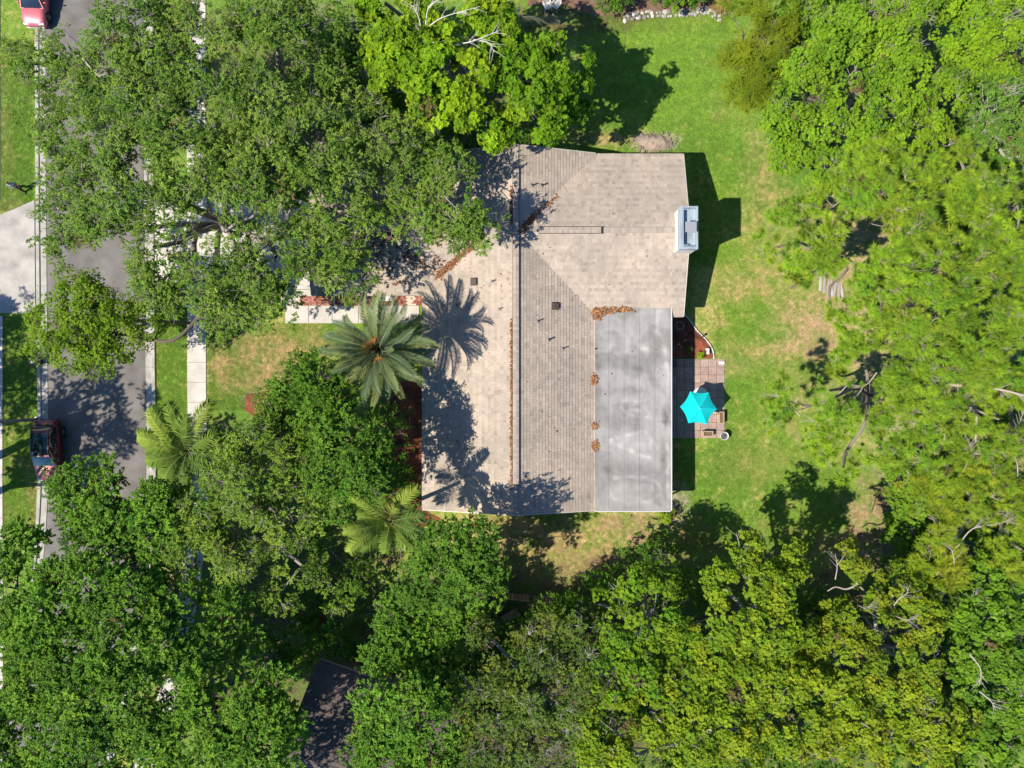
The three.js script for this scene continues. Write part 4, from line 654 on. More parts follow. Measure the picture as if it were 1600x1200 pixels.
{
  const V = (x, y, z) => new THREE.Vector3(x, y, z);
  // faces +z, mid stride
  const hipL = V(0.09, 0.93, 0), hipR = V(-0.09, 0.93, 0), kneeL = V(0.095, 0.51, 0.15), ankL = V(0.09, 0.09, 0.22), toeL = V(0.11, 0.045, 0.40), kneeR = V(-0.095, 0.49, -0.03), ankR = V(-0.09, 0.13, -0.28), toeR = V(-0.11, 0.04, -0.12);
  const shL = V(0.18, 1.43, 0), shR = V(-0.18, 1.43, 0), elL = V(0.25, 1.15, -0.10), wrL = V(0.24, 0.93, 0.05), elR = V(-0.25, 1.15, 0.02), wrR = V(-0.22, 1.02, 0.25), neck = V(0, 1.47, 0), headC = V(0, 1.63, 0.02);
  const torso = [[V(0, 0.97, 0), V(0, 1.15, 0.0), 0.135, 0.125], [V(-0.06, 1.0, 0), V(0.06, 1.0, 0), 0.12, 0.12], [V(0, 1.15, 0), V(0, 1.36, 0), 0.125, 0.135], [V(-0.1, 1.36, 0), V(0.1, 1.36, 0), 0.105, 0.105], [shL, shR, 0.06, 0.06]];
  const arms = [[shL, elL, 0.058, 0.043], [elL, wrL, 0.043, 0.028], [shR, elR, 0.058, 0.043], [elR, wrR, 0.043, 0.028]];
  const legs = [[hipL, kneeL, 0.088, 0.06], [kneeL, ankL, 0.06, 0.042], [hipR, kneeR, 0.088, 0.06], [kneeR, ankR, 0.06, 0.042]];
  const feet = [[ankL, toeL, 0.045, 0.032], [ankR, toeR, 0.045, 0.032], [V(0.09, 0.06, 0.17), V(0.1, 0.05, 0.3), 0.04, 0.04], [V(-0.09, 0.1, -0.31), V(-0.1, 0.06, -0.2), 0.04, 0.04]];
  const skin = std([0.42, 0.25, 0.17], 0.6);
  const head = [[headC, V(0, 1.66, 0.0), 0.088, 0.09], [V(0, 1.58, 0.04), V(0, 1.55, 0.055), 0.06, 0.045], [V(0, 1.625, 0.095), V(0, 1.60, 0.122), 0.012, 0.016], [V(0.085, 1.62, 0), V(0.088, 1.60, 0), 0.018, 0.014], [V(-0.085, 1.62, 0), V(-0.088, 1.60, 0), 0.018, 0.014], [V(-0.02, 1.565, 0.095), V(0.02, 1.565, 0.095), 0.011, 0.011], [neck, V(0, 1.56, 0.01), 0.055, 0.052]];
  const hand = (w, dir, side) => { const d = dir.clone().normalize(), s = side.clone().normalize(), n = d.clone().cross(s), B = [[w, w.clone().addScaledVector(d, 0.08), 0.026, 0.03]]; [[-0.03, 0.062], [-0.01, 0.074], [0.01, 0.07], [0.03, 0.054]].forEach(([o, l]) => { const a = w.clone().addScaledVector(d, 0.085).addScaledVector(s, o), b = a.clone().addScaledVector(d, l * 0.55).addScaledVector(n, 0.012), e = b.clone().addScaledVector(d, l * 0.4).addScaledVector(n, 0.03); B.push([a, b, 0.0095, 0.009], [b, e, 0.009, 0.008]); }); const t = w.clone().addScaledVector(d, 0.03).addScaledVector(s, 0.03), t2 = t.clone().addScaledVector(d, 0.035).addScaledVector(s, 0.025); B.push([t, t2, 0.012, 0.0105], [t2, t2.clone().addScaledVector(d, 0.03).addScaledVector(n, 0.012), 0.0105, 0.009]); return B; };
  const hL = hand(wrL, V(0, -0.9, 0.4), V(0, 0.4, 0.9)), hR = hand(wrR, V(0.1, -0.4, 0.9), V(0.3, 0.9, 0.3));
  const box = (b, m) => { const bb = new THREE.Box3(); for (const [a, c, r, s] of b) { bb.expandByPoint(a); bb.expandByPoint(c); } return bb.expandByScalar(m); };
  const gs = [sdfMesh([...torso, ...arms, ...legs, ...feet, [neck, V(0, 1.56, 0.01), 0.055, 0.052]], V(-0.36, 0, -0.4), V(0.36, 1.56, 0.5), 0.016, 0.05)];
  for (const [b, cell] of [[head, 0.006], [hL, 0.005], [hR, 0.005]]) { const bb = box(b, 0.11 * (b === head ? 1 : 0.4)); gs.push(sdfMesh(b, bb.min, bb.max, cell, 0.012)); }
  const p = thing('person', 'person in a grey blue top and dark trousers walking on the verge', 'person', at(36.5, 296), 0.25);
  part(p, 'body', gs, skin);
  part(p, 'shirt', sdfMesh([...torso, [shL, shL.clone().lerp(elL, 0.75), 0.062, 0.056], [shR, shR.clone().lerp(elR, 0.75), 0.062, 0.056]], V(-0.36, 0.8, -0.3), V(0.36, 1.55, 0.3), 0.014, 0.05, 0.013), std([0.25, 0.29, 0.33], 0.9));
  part(p, 'trousers', sdfMesh([[V(-0.05, 0.95, 0), V(0.05, 0.95, 0), 0.125, 0.125], [hipL, kneeL, 0.094, 0.07], [kneeL, ankL.clone().lerp(kneeL, 0.12), 0.07, 0.058], [hipR, kneeR, 0.094, 0.07], [kneeR, ankR.clone().lerp(kneeR, 0.12), 0.07, 0.058]], V(-0.3, 0.05, -0.4), V(0.3, 1.1, 0.4), 0.014, 0.04, 0.012), std([0.02, 0.02, 0.026], 0.9));
  part(p, 'shoes', sdfMesh(feet, V(-0.2, -0.02, -0.42), V(0.2, 0.2, 0.5), 0.012, 0.02, 0.008), std([0.03, 0.03, 0.03], 0.7));
  part(p, 'hair', sdfMesh([[V(0, 1.665, -0.015), V(0, 1.69, -0.005), 0.093, 0.088], [V(0, 1.6, -0.05), V(0, 1.66, -0.03), 0.06, 0.085]], V(-0.14, 1.5, -0.16), V(0.14, 1.82, 0.12), 0.007, 0.03), std([0.10, 0.06, 0.035], 0.8));
  for (const s of [-1, 1]) part(p, 'eye', new THREE.SphereGeometry(0.011, 10, 8).translate(s * 0.033, 1.635, 0.098), std([0.05, 0.035, 0.03], 0.2));
}
// ---------------------------------------------------------------- vegetation
const leafMat = (o = {}) => new THREE.MeshPhysicalMaterial({ color: lin(1, 1, 1), roughness: 0.95, specularIntensity: 0.3, transmission: 0.32, thickness: 0, clearcoat: 0.35, clearcoatRoughness: 0.38, side: THREE.DoubleSide, ...o });
const LEAF = leafMat({ clearcoat: 0.1 }), NEEDLE = leafMat({ transmission: 0.3, clearcoat: 0.04 }), MATTE = leafMat({ clearcoat: 0.06 }), GLOSS = leafMat({ clearcoat: 0.16, clearcoatRoughness: 0.3 });
class Clump {            // collects small leaf faces around the origin, y up, radius about 1
  constructor(seed) { this.P = []; this.I = []; this.R = rng(seed); }
  leaf(p, d, n, l, w, fold = 0.12) { // kite shaped leaf from p along d, face normal about n
    const s = d.clone().cross(n).normalize(), q = s.clone().cross(d).normalize(), b = this.P.length / 3, m = p.clone().addScaledVector(d, l * 0.45), e = p.clone().addScaledVector(d, l).addScaledVector(q, -0.15 * l);
    const a = m.clone().addScaledVector(s, w / 2).addScaledVector(q, fold * w), c = m.addScaledVector(s, -w / 2).addScaledVector(q, fold * w);
    for (const v of [p, a, e, c]) this.P.push(v.x, v.y, v.z);
    this.I.push(b, b + 1, b + 2, b, b + 2, b + 3);
  }
  needle(p, e, w, n) { const s = e.clone().sub(p).cross(n).normalize().multiplyScalar(w / 2), b = this.P.length / 3; for (const v of [p.clone().add(s), p.clone().sub(s), e]) this.P.push(v.x, v.y, v.z); this.I.push(b, b + 1, b + 2); }
  dir() { const z = this.R() * 2 - 1, t = this.R() * 6.2832, r = Math.sqrt(1 - z * z); return new THREE.Vector3(r * Math.cos(t), z, r * Math.sin(t)); }
  geo() { const g = new THREE.BufferGeometry(); g.setAttribute('position', new THREE.Float32BufferAttribute(this.P, 3)); g.setIndex(this.I); const f = g.toNonIndexed(); f.computeVertexNormals(); return f; }
}
const UP = new THREE.Vector3(0, 1, 0);
function oakClump(seed, n = 120, l = 0.17, w = 0.075, flat = 0.5) {      // sprays of small leaves along short twigs
  const c = new Clump(seed), tw = Math.round(n / 11);
  for (let i = 0; i < tw; i++) {
    const d = c.dir(); d.y = d.y * flat + 0.18; const q = 0.25 + 0.75 * Math.sqrt(c.R()), o = d.clone().multiplyScalar(q * 0.72), td = d.clone().setY(d.y * 0.5 + 0.15).addScaledVector(c.dir(), 0.5).normalize();
    for (let k = 0; k < 11; k++) { const p = o.clone().addScaledVector(td, k * 0.032).addScaledVector(c.dir(), 0.035), ld = td.clone().addScaledVector(c.dir(), 0.9).normalize(), nn = UP.clone().addScaledVector(c.dir(), 0.5).normalize(); ld.y *= 0.55; ld.normalize(); c.leaf(p, ld, nn, l * (0.7 + 0.6 * c.R()), w * (0.8 + 0.4 * c.R())); }
  }
  return c.geo();
}
function rosetteClump(seed, n = 15, l = 0.2, w = 0.105, r = 0.6, flat = 0.6, per = 11) {   // whorls of broad leaves at shoot ends
  const c = new Clump(seed);
  for (let i = 0; i < n; i++) {
    const d = c.dir(); d.y = Math.abs(d.y) * flat + 0.05 - (i % 4 === 3 ? 0.35 : 0); const o = d.clone().multiplyScalar(r * (0.45 + 0.55 * c.R())), ax = UP.clone().multiplyScalar(0.8).add(d).addScaledVector(c.dir(), 0.3).normalize();
    const a = new THREE.Vector3(1, 0.1, 0.2).cross(ax).normalize(), b = ax.clone().cross(a), t0 = c.R() * 6;
    for (let k = 0; k < per; k++) { const t = t0 + k * 2.4, e = k < per * 0.35 ? 0.75 : 0.22, ld = a.clone().multiplyScalar(Math.cos(t)).addScaledVector(b, Math.sin(t)).addScaledVector(ax, e).normalize(); c.leaf(o.clone().addScaledVector(ax, 0.06 * c.R()), ld, ax, l * (0.7 + 0.5 * c.R()), w * (0.8 + 0.4 * c.R())); }
  }
  return c.geo();
}
function pineClump(seed, tufts = 8, nn = 34, l = 0.27, w = 0.021, r = 0.55) {      // brushes of needles at twig ends
  const c = new Clump(seed);
  for (let i = 0; i < tufts; i++) {
    const d = c.dir(); d.y = d.y * 0.35 + 0.12; const o = d.clone().multiplyScalar(r * (0.3 + 0.7 * c.R())), ax = d.clone().multiplyScalar(0.8).add(UP.clone().multiplyScalar(0.7)).addScaledVector(c.dir(), 0.3).normalize();
    for (let k = 0; k < nn; k++) { const nd = ax.clone().multiplyScalar(0.7).addScaledVector(c.dir(), 0.9).normalize(), p = o.clone().addScaledVector(ax, 0.14 * (c.R() - 0.5)), e = p.clone().addScaledVector(nd, l * (0.7 + 0.5 * c.R())); e.y -= 0.03; c.needle(p, e, w, UP.clone().addScaledVector(c.dir(), 0.4)); }
  }
  return c.geo();
}
function featherClump(seed) {                                            // drooping feathery sprays
  const c = new Clump(seed);
  for (let i = 0; i < 16; i++) { const t = c.R() * 6.28, d = new THREE.Vector3(Math.cos(t), 0.25 + 0.5 * c.R(), Math.sin(t)).normalize(), L = 0.5 + 0.4 * c.R(); for (let k = 0; k < 26; k++) { const f = k / 26, p = d.clone().multiplyScalar(L * f); p.y -= 0.55 * f * f * L; const s = c.dir().addScaledVector(d, 0.9).normalize(); c.leaf(p, s, UP.clone().addScaledVector(c.dir(), 0.5), 0.13 * (1.1 - 0.5 * f), 0.028); } }
  return c.geo();
}
function twigGeo(seed, n = 7, len = 0.7) { const R = rng(seed), l = [], V = (a, b, c) => new THREE.Vector3(a, b, c); for (let i = 0; i < n; i++) { const t = R() * 6.28, e = 0.1 + 0.5 * R(), q = len * (0.5 + 0.5 * R()), a = V(0, -0.3, 0), b = V(q * 0.5 * Math.cos(t), -0.12 + 0.2 * e, q * 0.5 * Math.sin(t)), c = V(q * Math.cos(t + 0.25), e * 0.45, q * Math.sin(t + 0.25)); l.push(tube([a, b, c], 0.017, 0.006, 3, 3)); const d = V(b.x + 0.25 * Math.cos(t - 0.9), b.y + 0.2, b.z + 0.25 * Math.sin(t - 0.9)); l.push(tube([b, d], 0.009, 0.004, 3, 1)); } return merge(l); }
const SP = {
  oak: { geos: [oakClump(1, 110, 0.19, 0.09), oakClump(2, 110, 0.19, 0.09), oakClump(3, 120, 0.18, 0.085)], mat: LEAF, size: 0.76, dens: 5.2, pal: [[0.148, 0.284, 0.031], [0.204, 0.346, 0.044], [0.260, 0.385, 0.057], [0.122, 0.245, 0.035]], twig: [0.36, 0.33, 0.30], tf: 0.3, gap: -0.12, gf: 0.55 },
  oakfresh: { geos: [oakClump(4, 100, 0.21, 0.12), oakClump(5, 105, 0.2, 0.115)], mat: LEAF, size: 0.8, dens: 4.8, pal: [[0.123, 0.286, 0.024], [0.182, 0.372, 0.029], [0.085, 0.214, 0.022], [0.232, 0.400, 0.035]], twig: [0.26, 0.23, 0.2], tf: 0.1, gap: -0.14, gf: 0.5 },
  oaklight: { geos: [rosetteClump(6, 11, 0.2, 0.11, 0.75, 0.5, 7), rosetteClump(7, 11, 0.2, 0.11, 0.75, 0.5, 7)], mat: LEAF, size: 0.62, dens: 4.4, pal: [[0.199, 0.347, 0.018], [0.246, 0.386, 0.020], [0.158, 0.297, 0.018]], twig: [0.26, 0.22, 0.18], tf: 0.2, gap: -0.06, gf: 0.8 },
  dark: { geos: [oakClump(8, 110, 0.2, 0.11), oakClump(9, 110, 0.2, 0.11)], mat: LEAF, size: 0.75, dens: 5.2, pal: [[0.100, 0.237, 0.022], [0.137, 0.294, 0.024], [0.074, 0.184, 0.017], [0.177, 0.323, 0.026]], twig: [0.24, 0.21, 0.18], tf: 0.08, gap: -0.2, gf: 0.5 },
  lime: { geos: [rosetteClump(10, 15, 0.24, 0.13, 0.62), rosetteClump(11, 15, 0.22, 0.125, 0.62)], mat: MATTE, size: 0.82, dens: 4.0, pal: [[0.194, 0.370, 0.008], [0.262, 0.431, 0.010], [0.142, 0.291, 0.008], [0.336, 0.470, 0.013]], twig: [0.42, 0.4, 0.37], tf: 0.1, gap: -0.14, gf: 0.42 },
  camphor: { geos: [rosetteClump(12, 20, 0.17, 0.1, 0.62, 0.7, 9), rosetteClump(13, 20, 0.17, 0.1, 0.62, 0.7, 9)], mat: MATTE, size: 0.74, dens: 5.2, pal: [[0.181, 0.342, 0.014], [0.224, 0.385, 0.016], [0.145, 0.292, 0.014]], twig: [0.45, 0.42, 0.38], tf: 0.14, gap: -0.2, gf: 0.5 },
  pine: { geos: [pineClump(14, 3, 84, 0.42, 0.042, 0.6), pineClump(15, 3, 84, 0.42, 0.042, 0.62), pineClump(16, 3, 90, 0.40, 0.042, 0.55)], mat: NEEDLE, size: 0.95, dens: 3.3, pal: [[0.223, 0.385, 0.022], [0.274, 0.431, 0.023], [0.171, 0.334, 0.023], [0.300, 0.407, 0.029]], twig: [0.40, 0.34, 0.30], tf: 0.3, gap: -0.1, gf: 0.5 },
  yellow: { geos: [rosetteClump(17, 17, 0.19, 0.115, 0.6, 0.65, 9), rosetteClump(18, 17, 0.19, 0.115, 0.6, 0.65, 9)], mat: MATTE, size: 0.76, dens: 4.4, pal: [[0.213, 0.354, 0.014], [0.274, 0.397, 0.016], [0.157, 0.295, 0.014], [0.314, 0.386, 0.018]], twig: [0.42, 0.4, 0.36], tf: 0.1, gap: -0.1, gf: 0.36 },
  ivy: { geos: [rosetteClump(19, 18, 0.2, 0.14, 0.62, 0.6, 8), rosetteClump(20, 18, 0.2, 0.14, 0.62, 0.6, 8)], mat: GLOSS, size: 0.72, dens: 5, pal: [[0.143, 0.306, 0.016], [0.193, 0.353, 0.018], [0.101, 0.229, 0.014]], twig: [0.34, 0.31, 0.28], tf: 0.1, gap: -0.2, gf: 0.5 },
  grey: { geos: [oakClump(21, 100, 0.18, 0.085), oakClump(22, 100, 0.18, 0.085)], mat: LEAF, size: 0.8, dens: 4.6, pal: [[0.121, 0.224, 0.031], [0.161, 0.259, 0.041], [0.092, 0.184, 0.026], [0.230, 0.287, 0.030]], twig: [0.42, 0.4, 0.38], tf: 0.3, gap: -0.1, gf: 0.6 },
  cypress: { geos: [featherClump(23), featherClump(24)], mat: NEEDLE, size: 0.95, dens: 3.4, pal: [[0.215, 0.300, 0.012], [0.165, 0.255, 0.011], [0.270, 0.340, 0.014]], twig: [0.25, 0.2, 0.15], tf: 0.06, gap: -0.25, gf: 0.5 },
};
for (const k in SP) { SP[k].tg = twigGeo(k.length * 31 + 5); SP[k].tm = std(SP[k].twig, 0.9); SP[k].bm = std(SP[k].twig.map(x => x * 0.72), 0.93); }
let treeSeed = 500;
function tree(o) {
  const S = SP[o.sp], R = rng(treeSeed++), V3 = THREE.Vector3;
  const lobes = o.lobes.map(([u, v, y, r, d = 1]) => { const c = at(u, v, y), m = mpx(r, y); return { c, r: m, ry: Math.max(0.5, m * (o.flat || 0.62)), d }; });
  const mean = lobes.reduce((a, l) => a.add(l.c), new V3()).divideScalar(lobes.length);
  const base = o.base ? at(...o.base) : new V3(mean.x, 0, mean.z), fy = Math.min(...lobes.map(l => l.c.y)) * (o.fork || 0.45);
  const g = thing(o.name || 'tree', o.label, o.cat || 'tree', base, 0, o.group);
  const toL = p => p.clone().sub(base);
  const tr = o.trunk || 0.28, lean = new V3((mean.x - base.x) * 0.25, 0, (mean.z - base.z) * 0.25), fork = base.clone().add(lean).setY(fy);
  part(g, 'trunk', tube([toL(base).setY(-0.05), new V3(lean.x * 0.35 + 0.1 * (R() - 0.5), fy * 0.5, lean.z * 0.35 + 0.1 * (R() - 0.5)), toL(fork)], tr * 1.25, tr * 0.85, 9, 6), M.bark);
  const limbs = [], pos = [];
  const nodes = [{ p: fork, len: 0, r: tr * 0.62 }];
  for (const l of lobes.slice().sort((a, b) => a.c.distanceTo(fork) - b.c.distanceTo(fork))) {
    const e = l.c.clone().setY(l.c.y - l.ry * 0.35); let par = nodes[0], best = 1e9;
    for (const q of nodes) { const dd = q.p.distanceTo(e), cost = dd * 1.15 + q.len * 0.9; if (cost < best) { best = cost; par = q; } }
    const span = par.p.distanceTo(e), a = par.p.clone(), b = a.clone().lerp(e, 0.35), c = a.clone().lerp(e, 0.7), wv = Math.min(1.1, span * 0.28);
    b.y += (e.y - a.y) * 0.22; for (const q of [b, c]) { q.x += (R() - 0.5) * wv; q.z += (R() - 0.5) * wv; q.y += (R() - 0.4) * wv * 0.4; }
    const cv = [a, b, c, e].map(toL), cc = new THREE.CatmullRomCurve3(cv), re = Math.max(0.035, par.r * 0.5);
    limbs.push(tube(cv, par.r * 0.82, re, 6, 9)); nodes.push({ p: e, len: par.len + span, r: re });
    const n = Math.max(6, Math.round(S.dens * l.d * l.r * l.r * (o.dens || 1) * 3.6));
    let made = 0;
    for (let i = 0; i < n * 3 && made < n; i++) {
      const t = R() * 6.2832, zz = -0.35 + 1.35 * R(), q = Math.sqrt(Math.max(0, 1 - Math.min(1, zz * zz))), rr = 0.5 + 0.55 * Math.pow(R(), 0.6);
      const wob = 1 + 0.35 * nz(Math.cos(t) * 1.7 + l.c.x, zz, Math.sin(t) * 1.7 + l.c.z);
      const d = new V3(q * Math.cos(t), zz, q * Math.sin(t)), p = new V3(l.c.x + l.r * rr * wob * d.x, l.c.y + l.ry * rr * d.y, l.c.z + l.r * rr * wob * d.z);
      if (p.y < 0.25) continue;
      if (nz(p.x * S.gf, p.y * S.gf * 0.7, p.z * S.gf) + 0.5 * nz(p.x * 1.4, p.y, p.z * 1.4) < (o.gap === undefined ? S.gap : o.gap)) continue;
      made++;
      const ax = d.clone().multiplyScalar(0.55).add(new V3((R() - 0.5) * 0.7, 0.85, (R() - 0.5) * 0.7)).normalize();
      pos.push({ p: toL(p), ax, s: S.size * (o.size || 1) * (0.7 + 0.55 * R()), w: p });
      if (made % 11 === 0) { const f = 0.45 + 0.55 * R(), s0 = cc.getPoint(f), e0 = toL(p), m0 = s0.clone().lerp(e0, 0.55); m0.y += 0.15 * (R() - 0.2); m0.x += 0.3 * (R() - 0.5); m0.z += 0.3 * (R() - 0.5); limbs.push(tube([s0, m0, e0], 0.035, 0.012, 4, 4)); }
    }
  }
  part(g, 'limbs', limbs, o.bark || S.bm);
  const nG = S.geos.length, lists = S.geos.map(() => []);
  pos.forEach((q, i) => lists[i % nG].push(q));
  const Q = new THREE.Quaternion(), Q2 = new THREE.Quaternion(), mt = new THREE.Matrix4(), col = new THREE.Color(), tint = o.tint || [1, 1, 1];
  lists.forEach((L, k) => {
    if (!L.length) return;
    const im = new THREE.InstancedMesh(S.geos[k], S.mat, L.length);
    L.forEach((q, i) => {
      Q.setFromUnitVectors(UP, q.ax).multiply(Q2.setFromAxisAngle(UP, R() * 6.28)); mt.compose(q.p, Q, new V3(q.s, q.s * (0.8 + 0.4 * R()), q.s)); im.setMatrixAt(i, mt);
      const a = S.pal[Math.floor(R() * S.pal.length)], b = S.pal[Math.abs(Math.floor((nz(q.w.x * 0.45, q.w.y * 0.45, q.w.z * 0.45) + 0.5) * S.pal.length)) % S.pal.length], f = 0.82 + 0.36 * R();
      if (R() < 0.009) im.setColorAt(i, col.setRGB(0.19 * f, 0.15 * f, 0.06 * f)); else im.setColorAt(i, col.setRGB(lerp(a[0], b[0], 0.6) * f * tint[0], lerp(a[1], b[1], 0.6) * f * tint[1], lerp(a[2], b[2], 0.6) * f * tint[2]));
    });
    im.name = 'crown'; im.userData.kind = 'stuff'; im.castShadow = im.receiveShadow = true; g.add(im);
  });
  const T = pos.filter(() => R() < S.tf * (o.twigs === undefined ? 1 : o.twigs));
  if (T.length) {
    const im = new THREE.InstancedMesh(S.tg, S.tm, T.length);
    T.forEach((q, i) => { Q.setFromUnitVectors(UP, q.ax).multiply(Q2.setFromAxisAngle(UP, R() * 6.28)); const s = 0.75 + 0.6 * R(); mt.compose(q.p, Q, new V3(s, s, s)); im.setMatrixAt(i, mt); });
    im.name = 'twigs'; im.userData.kind = 'stuff'; im.castShadow = im.receiveShadow = true; g.add(im);
  }
  return g;
}
function bareLimb(parent, list, mat, r = 0.05) {   // bleached dead limbs: [[u, v, y], ...] each
  const R = rng(list.length * 77 + Math.round(list[0][0][0])), b = parent.position;
  for (const pts of list) {
    const w = pts.map(([u, v, y]) => at(u, v, y).sub(b)), l = [tube(w, r, r * 0.35, 6, (w.length - 1) * 4)], c = w.length > 2 ? new THREE.CatmullRomCurve3(w) : new THREE.LineCurve3(w[0], w[1]);
    for (let k = 0; k < 7; k++) { const t = 0.35 + 0.6 * R(), p = c.getPoint(t), d = c.getTangent(t), s = R() < 0.5 ? 1 : -1, q = 0.45 + 0.7 * R(), e = p.clone().addScaledVector(d, q * 0.8).add(new THREE.Vector3(-d.z * s * q * 0.6, 0.1, d.x * s * q * 0.6)), m = p.clone().lerp(e, 0.5).add(new THREE.Vector3(0.08 * (R() - 0.5), 0.06, 0.08 * (R() - 0.5))); { const rb = Math.min(0.026, r * 0.4); l.push(tube([p, m, e], rb, rb * 0.35, 4, 4)); } }
    part(parent, 'bare_branch', l, mat);
  }
}
const PALE = std([0.36, 0.33, 0.30], 0.9);

// --- live oaks along the street, upper left
const oakA = tree({ sp: 'oak', name: 'live_oak', label: 'large live oak spreading over the street near the bright red car', base: [285, 150], trunk: 0.4,
  lobes: [[108, 78, 8, 40, .75], [160, 120, 9, 42, .8], [70, 112, 7.5, 36, .8], [35, 95, 7, 30, .7], [205, 50, 10, 62], [262, 105, 10, 66], [175, 215, 9, 62], [105, 205, 8, 48, .85], [255, 205, 10, 62], [330, 45, 10, 56], [345, 150, 10, 62], [60, 175, 7, 34, .7], [150, 160, 9, 42], [270, 35, 9, 40, .8], [225, 155, 10, 50]] });
bareLimb(oakA, [[[130, 92, 9.6], [150, 115, 10], [160, 122, 10.1]], [[352, 125, 10.2], [362, 145, 10.6], [372, 165, 10.7]]], PALE, 0.07);
const oakB = tree({ sp: 'oak', name: 'live_oak', label: 'live oak over the concrete driveway, a bare dark limb reaching across the sidewalk', base: [388, 352], trunk: 0.42,
  lobes: [[105, 280, 8, 42, .8], [155, 300, 9, 52, .9], [95, 345, 7, 40, .9], [108, 385, 6.5, 26, .8], [215, 280, 10, 60], [295, 255, 10, 60], [165, 355, 8, 46], [235, 385, 8, 46, .65], [325, 425, 8, 50, .8], [385, 455, 8, 48], [428, 400, 8, 46, .75], [350, 485, 7, 40], [370, 285, 10, 50, .85], [425, 258, 10, 58], [255, 430, 7, 45], [290, 350, 9, 36, .4], [350, 360, 9, 30, .4], [395, 335, 9.4, 28, .5], [325, 300, 9.4, 36, .6], [375, 410, 8.4, 30, .4], [420, 475, 7.5, 40, .9], [240, 470, 6.5, 35]] });
{ const b = oakB.position; const p = [[384, 350, 2.6], [372, 366, 4.2], [330, 352, 5.6], [295, 362, 6.3], [262, 375, 6.8]].map(([u, v, y]) => at(u, v, y).sub(b)); part(oakB, 'dark_limb', tube(p, 0.24, 0.09, 8, 18), M.bark); const q = [[388, 352, 2.2], [384, 400, 3.4], [330, 470, 5], [296, 512, 5.6], [270, 532, 5.9], [232, 530, 6.1], [180, 520, 6.4], [120, 505, 6.8]].map(([u, v, y]) => at(u, v, y).sub(b)); part(oakB, 'dark_limb', tube(q, 0.2, 0.06, 8, 28), M.bark); }
tree({ sp: 'oaklight', name: 'leafy_limb', label: 'lighter green oak limb hanging over the road below the concrete driveways', cat: 'branch', base: [300, 505], trunk: 0.10, fork: 0.8, gap: -0.2, dens: 2.1,
  lobes: [[128, 470, 6.6, 44, .8], [80, 500, 6.4, 36, .8], [128, 520, 6.8, 46, 1], [180, 505, 6.6, 38, .9], [115, 560, 6.4, 30, .8], [165, 555, 6.4, 32, .8], [110, 435, 6.2, 22, .6], [205, 535, 6, 30, .7], [55, 540, 6, 22, .6], [225, 500, 6.2, 26, .7], [150, 480, 6.9, 34], [100, 530, 6.7, 30]] });
tree({ sp: 'oak', name: 'live_oak', label: 'grey twigged live oak behind the garage roof, left of the bright lime tree', base: [480, 165], trunk: 0.38,
  lobes: [[430, 60, 10, 62], [500, 30, 9.5, 45], [495, 115, 9, 45, .8], [435, 150, 10, 58], [495, 215, 10, 55], [420, 220, 9.5, 50], [560, 190, 9, 45, .85], [550, 265, 9, 50], [610, 225, 8.5, 45, .85], [480, 285, 9, 50], [530, 335, 8, 42, .85], [445, 340, 8, 38, .9], [515, 395, 7.5, 44], [470, 385, 7.5, 40], [545, 425, 7, 36, .8], [420, 20, 10, 50], [570, 330, 8, 30, .6], [640, 190, 8, 40, .7]] });
const oakD = tree({ sp: 'oak', name: 'live_oak', label: 'oak bough overhanging the upper left part of the tan roof', base: [640, 225], trunk: 0.25,
  lobes: [[640, 275, 7.6, 42, .8], [700, 265, 8, 36, .9], [690, 300, 8, 34, .8], [665, 330, 8, 30, .7], [720, 330, 8.2, 42, .95], [748, 350, 8, 34, .9], [700, 365, 8, 30, .85], [600, 300, 7.6, 40, .7], [575, 290, 7.5, 30, .5], [650, 240, 7.6, 36, .8], [620, 345, 7.4, 28, .5], [660, 370, 7.5, 22, .5]] });
bareLimb(oakD, [[[694, 306, 8.7], [705, 318, 8.8], [714, 327, 8.8]]], PALE, 0.035);
// --- bright lime tree with bleached limbs at the top
const lime = tree({ sp: 'lime', name: 'lime_green_tree', label: 'bright yellow green tree at the top with bleached bare branches', base: [748, 150], trunk: 0.36, twigs: 0.4,
  lobes: [[605, 40, 9, 48, .9], [640, 95, 9.4, 50], [600, 95, 8.6, 36], [690, 120, 10, 50], [735, 55, 9, 42, .75], [778, 55, 9, 36], [720, 175, 9, 40, .9], [775, 200, 8, 30, .8], [660, 150, 9, 40], [690, 15, 8.6, 40, .8], [620, 140, 8.4, 36, .8], [745, 120, 9.6, 42], [600, 0, 8.5, 40], [755, 10, 8.4, 40], [700, 60, 9, 30, .6]] });
bareLimb(lime, [[[660, 62, 9.6], [690, 70, 10.4], [702, 79, 10.5]], [[665, 40, 9.4], [672, 8, 10.3], [705, -6, 10.4]], [[672, 40, 9.6], [690, 28, 10.4], [750, 10, 10.8]], [[712, 70, 9.8], [740, 64, 10.6], [782, 47, 11]], [[740, 62, 10.4], [765, 68, 10.6], [772, 82, 10.5]], [[660, 64, 9.6], [655, 30, 10.2], [645, 8, 10.3]]], std([0.48, 0.46, 0.43], 0.85), 0.05);
tree({ sp: 'lime', name: 'lime_green_tree', label: 'deeper green rounded tree casting the shadow on the upper lawn', base: [830, 160], trunk: 0.3, tint: [0.66, 0.78, 0.9],
  lobes: [[838, 84, 8.6, 34], [872, 105, 8.8, 44], [832, 130, 9, 48], [885, 145, 8.2, 36], [850, 185, 7.6, 34], [800, 110, 8.8, 42], [895, 110, 8.2, 26], [798, 74, 8, 26], [800, 170, 7.8, 26, .8], [900, 175, 6.5, 22, .8]] });
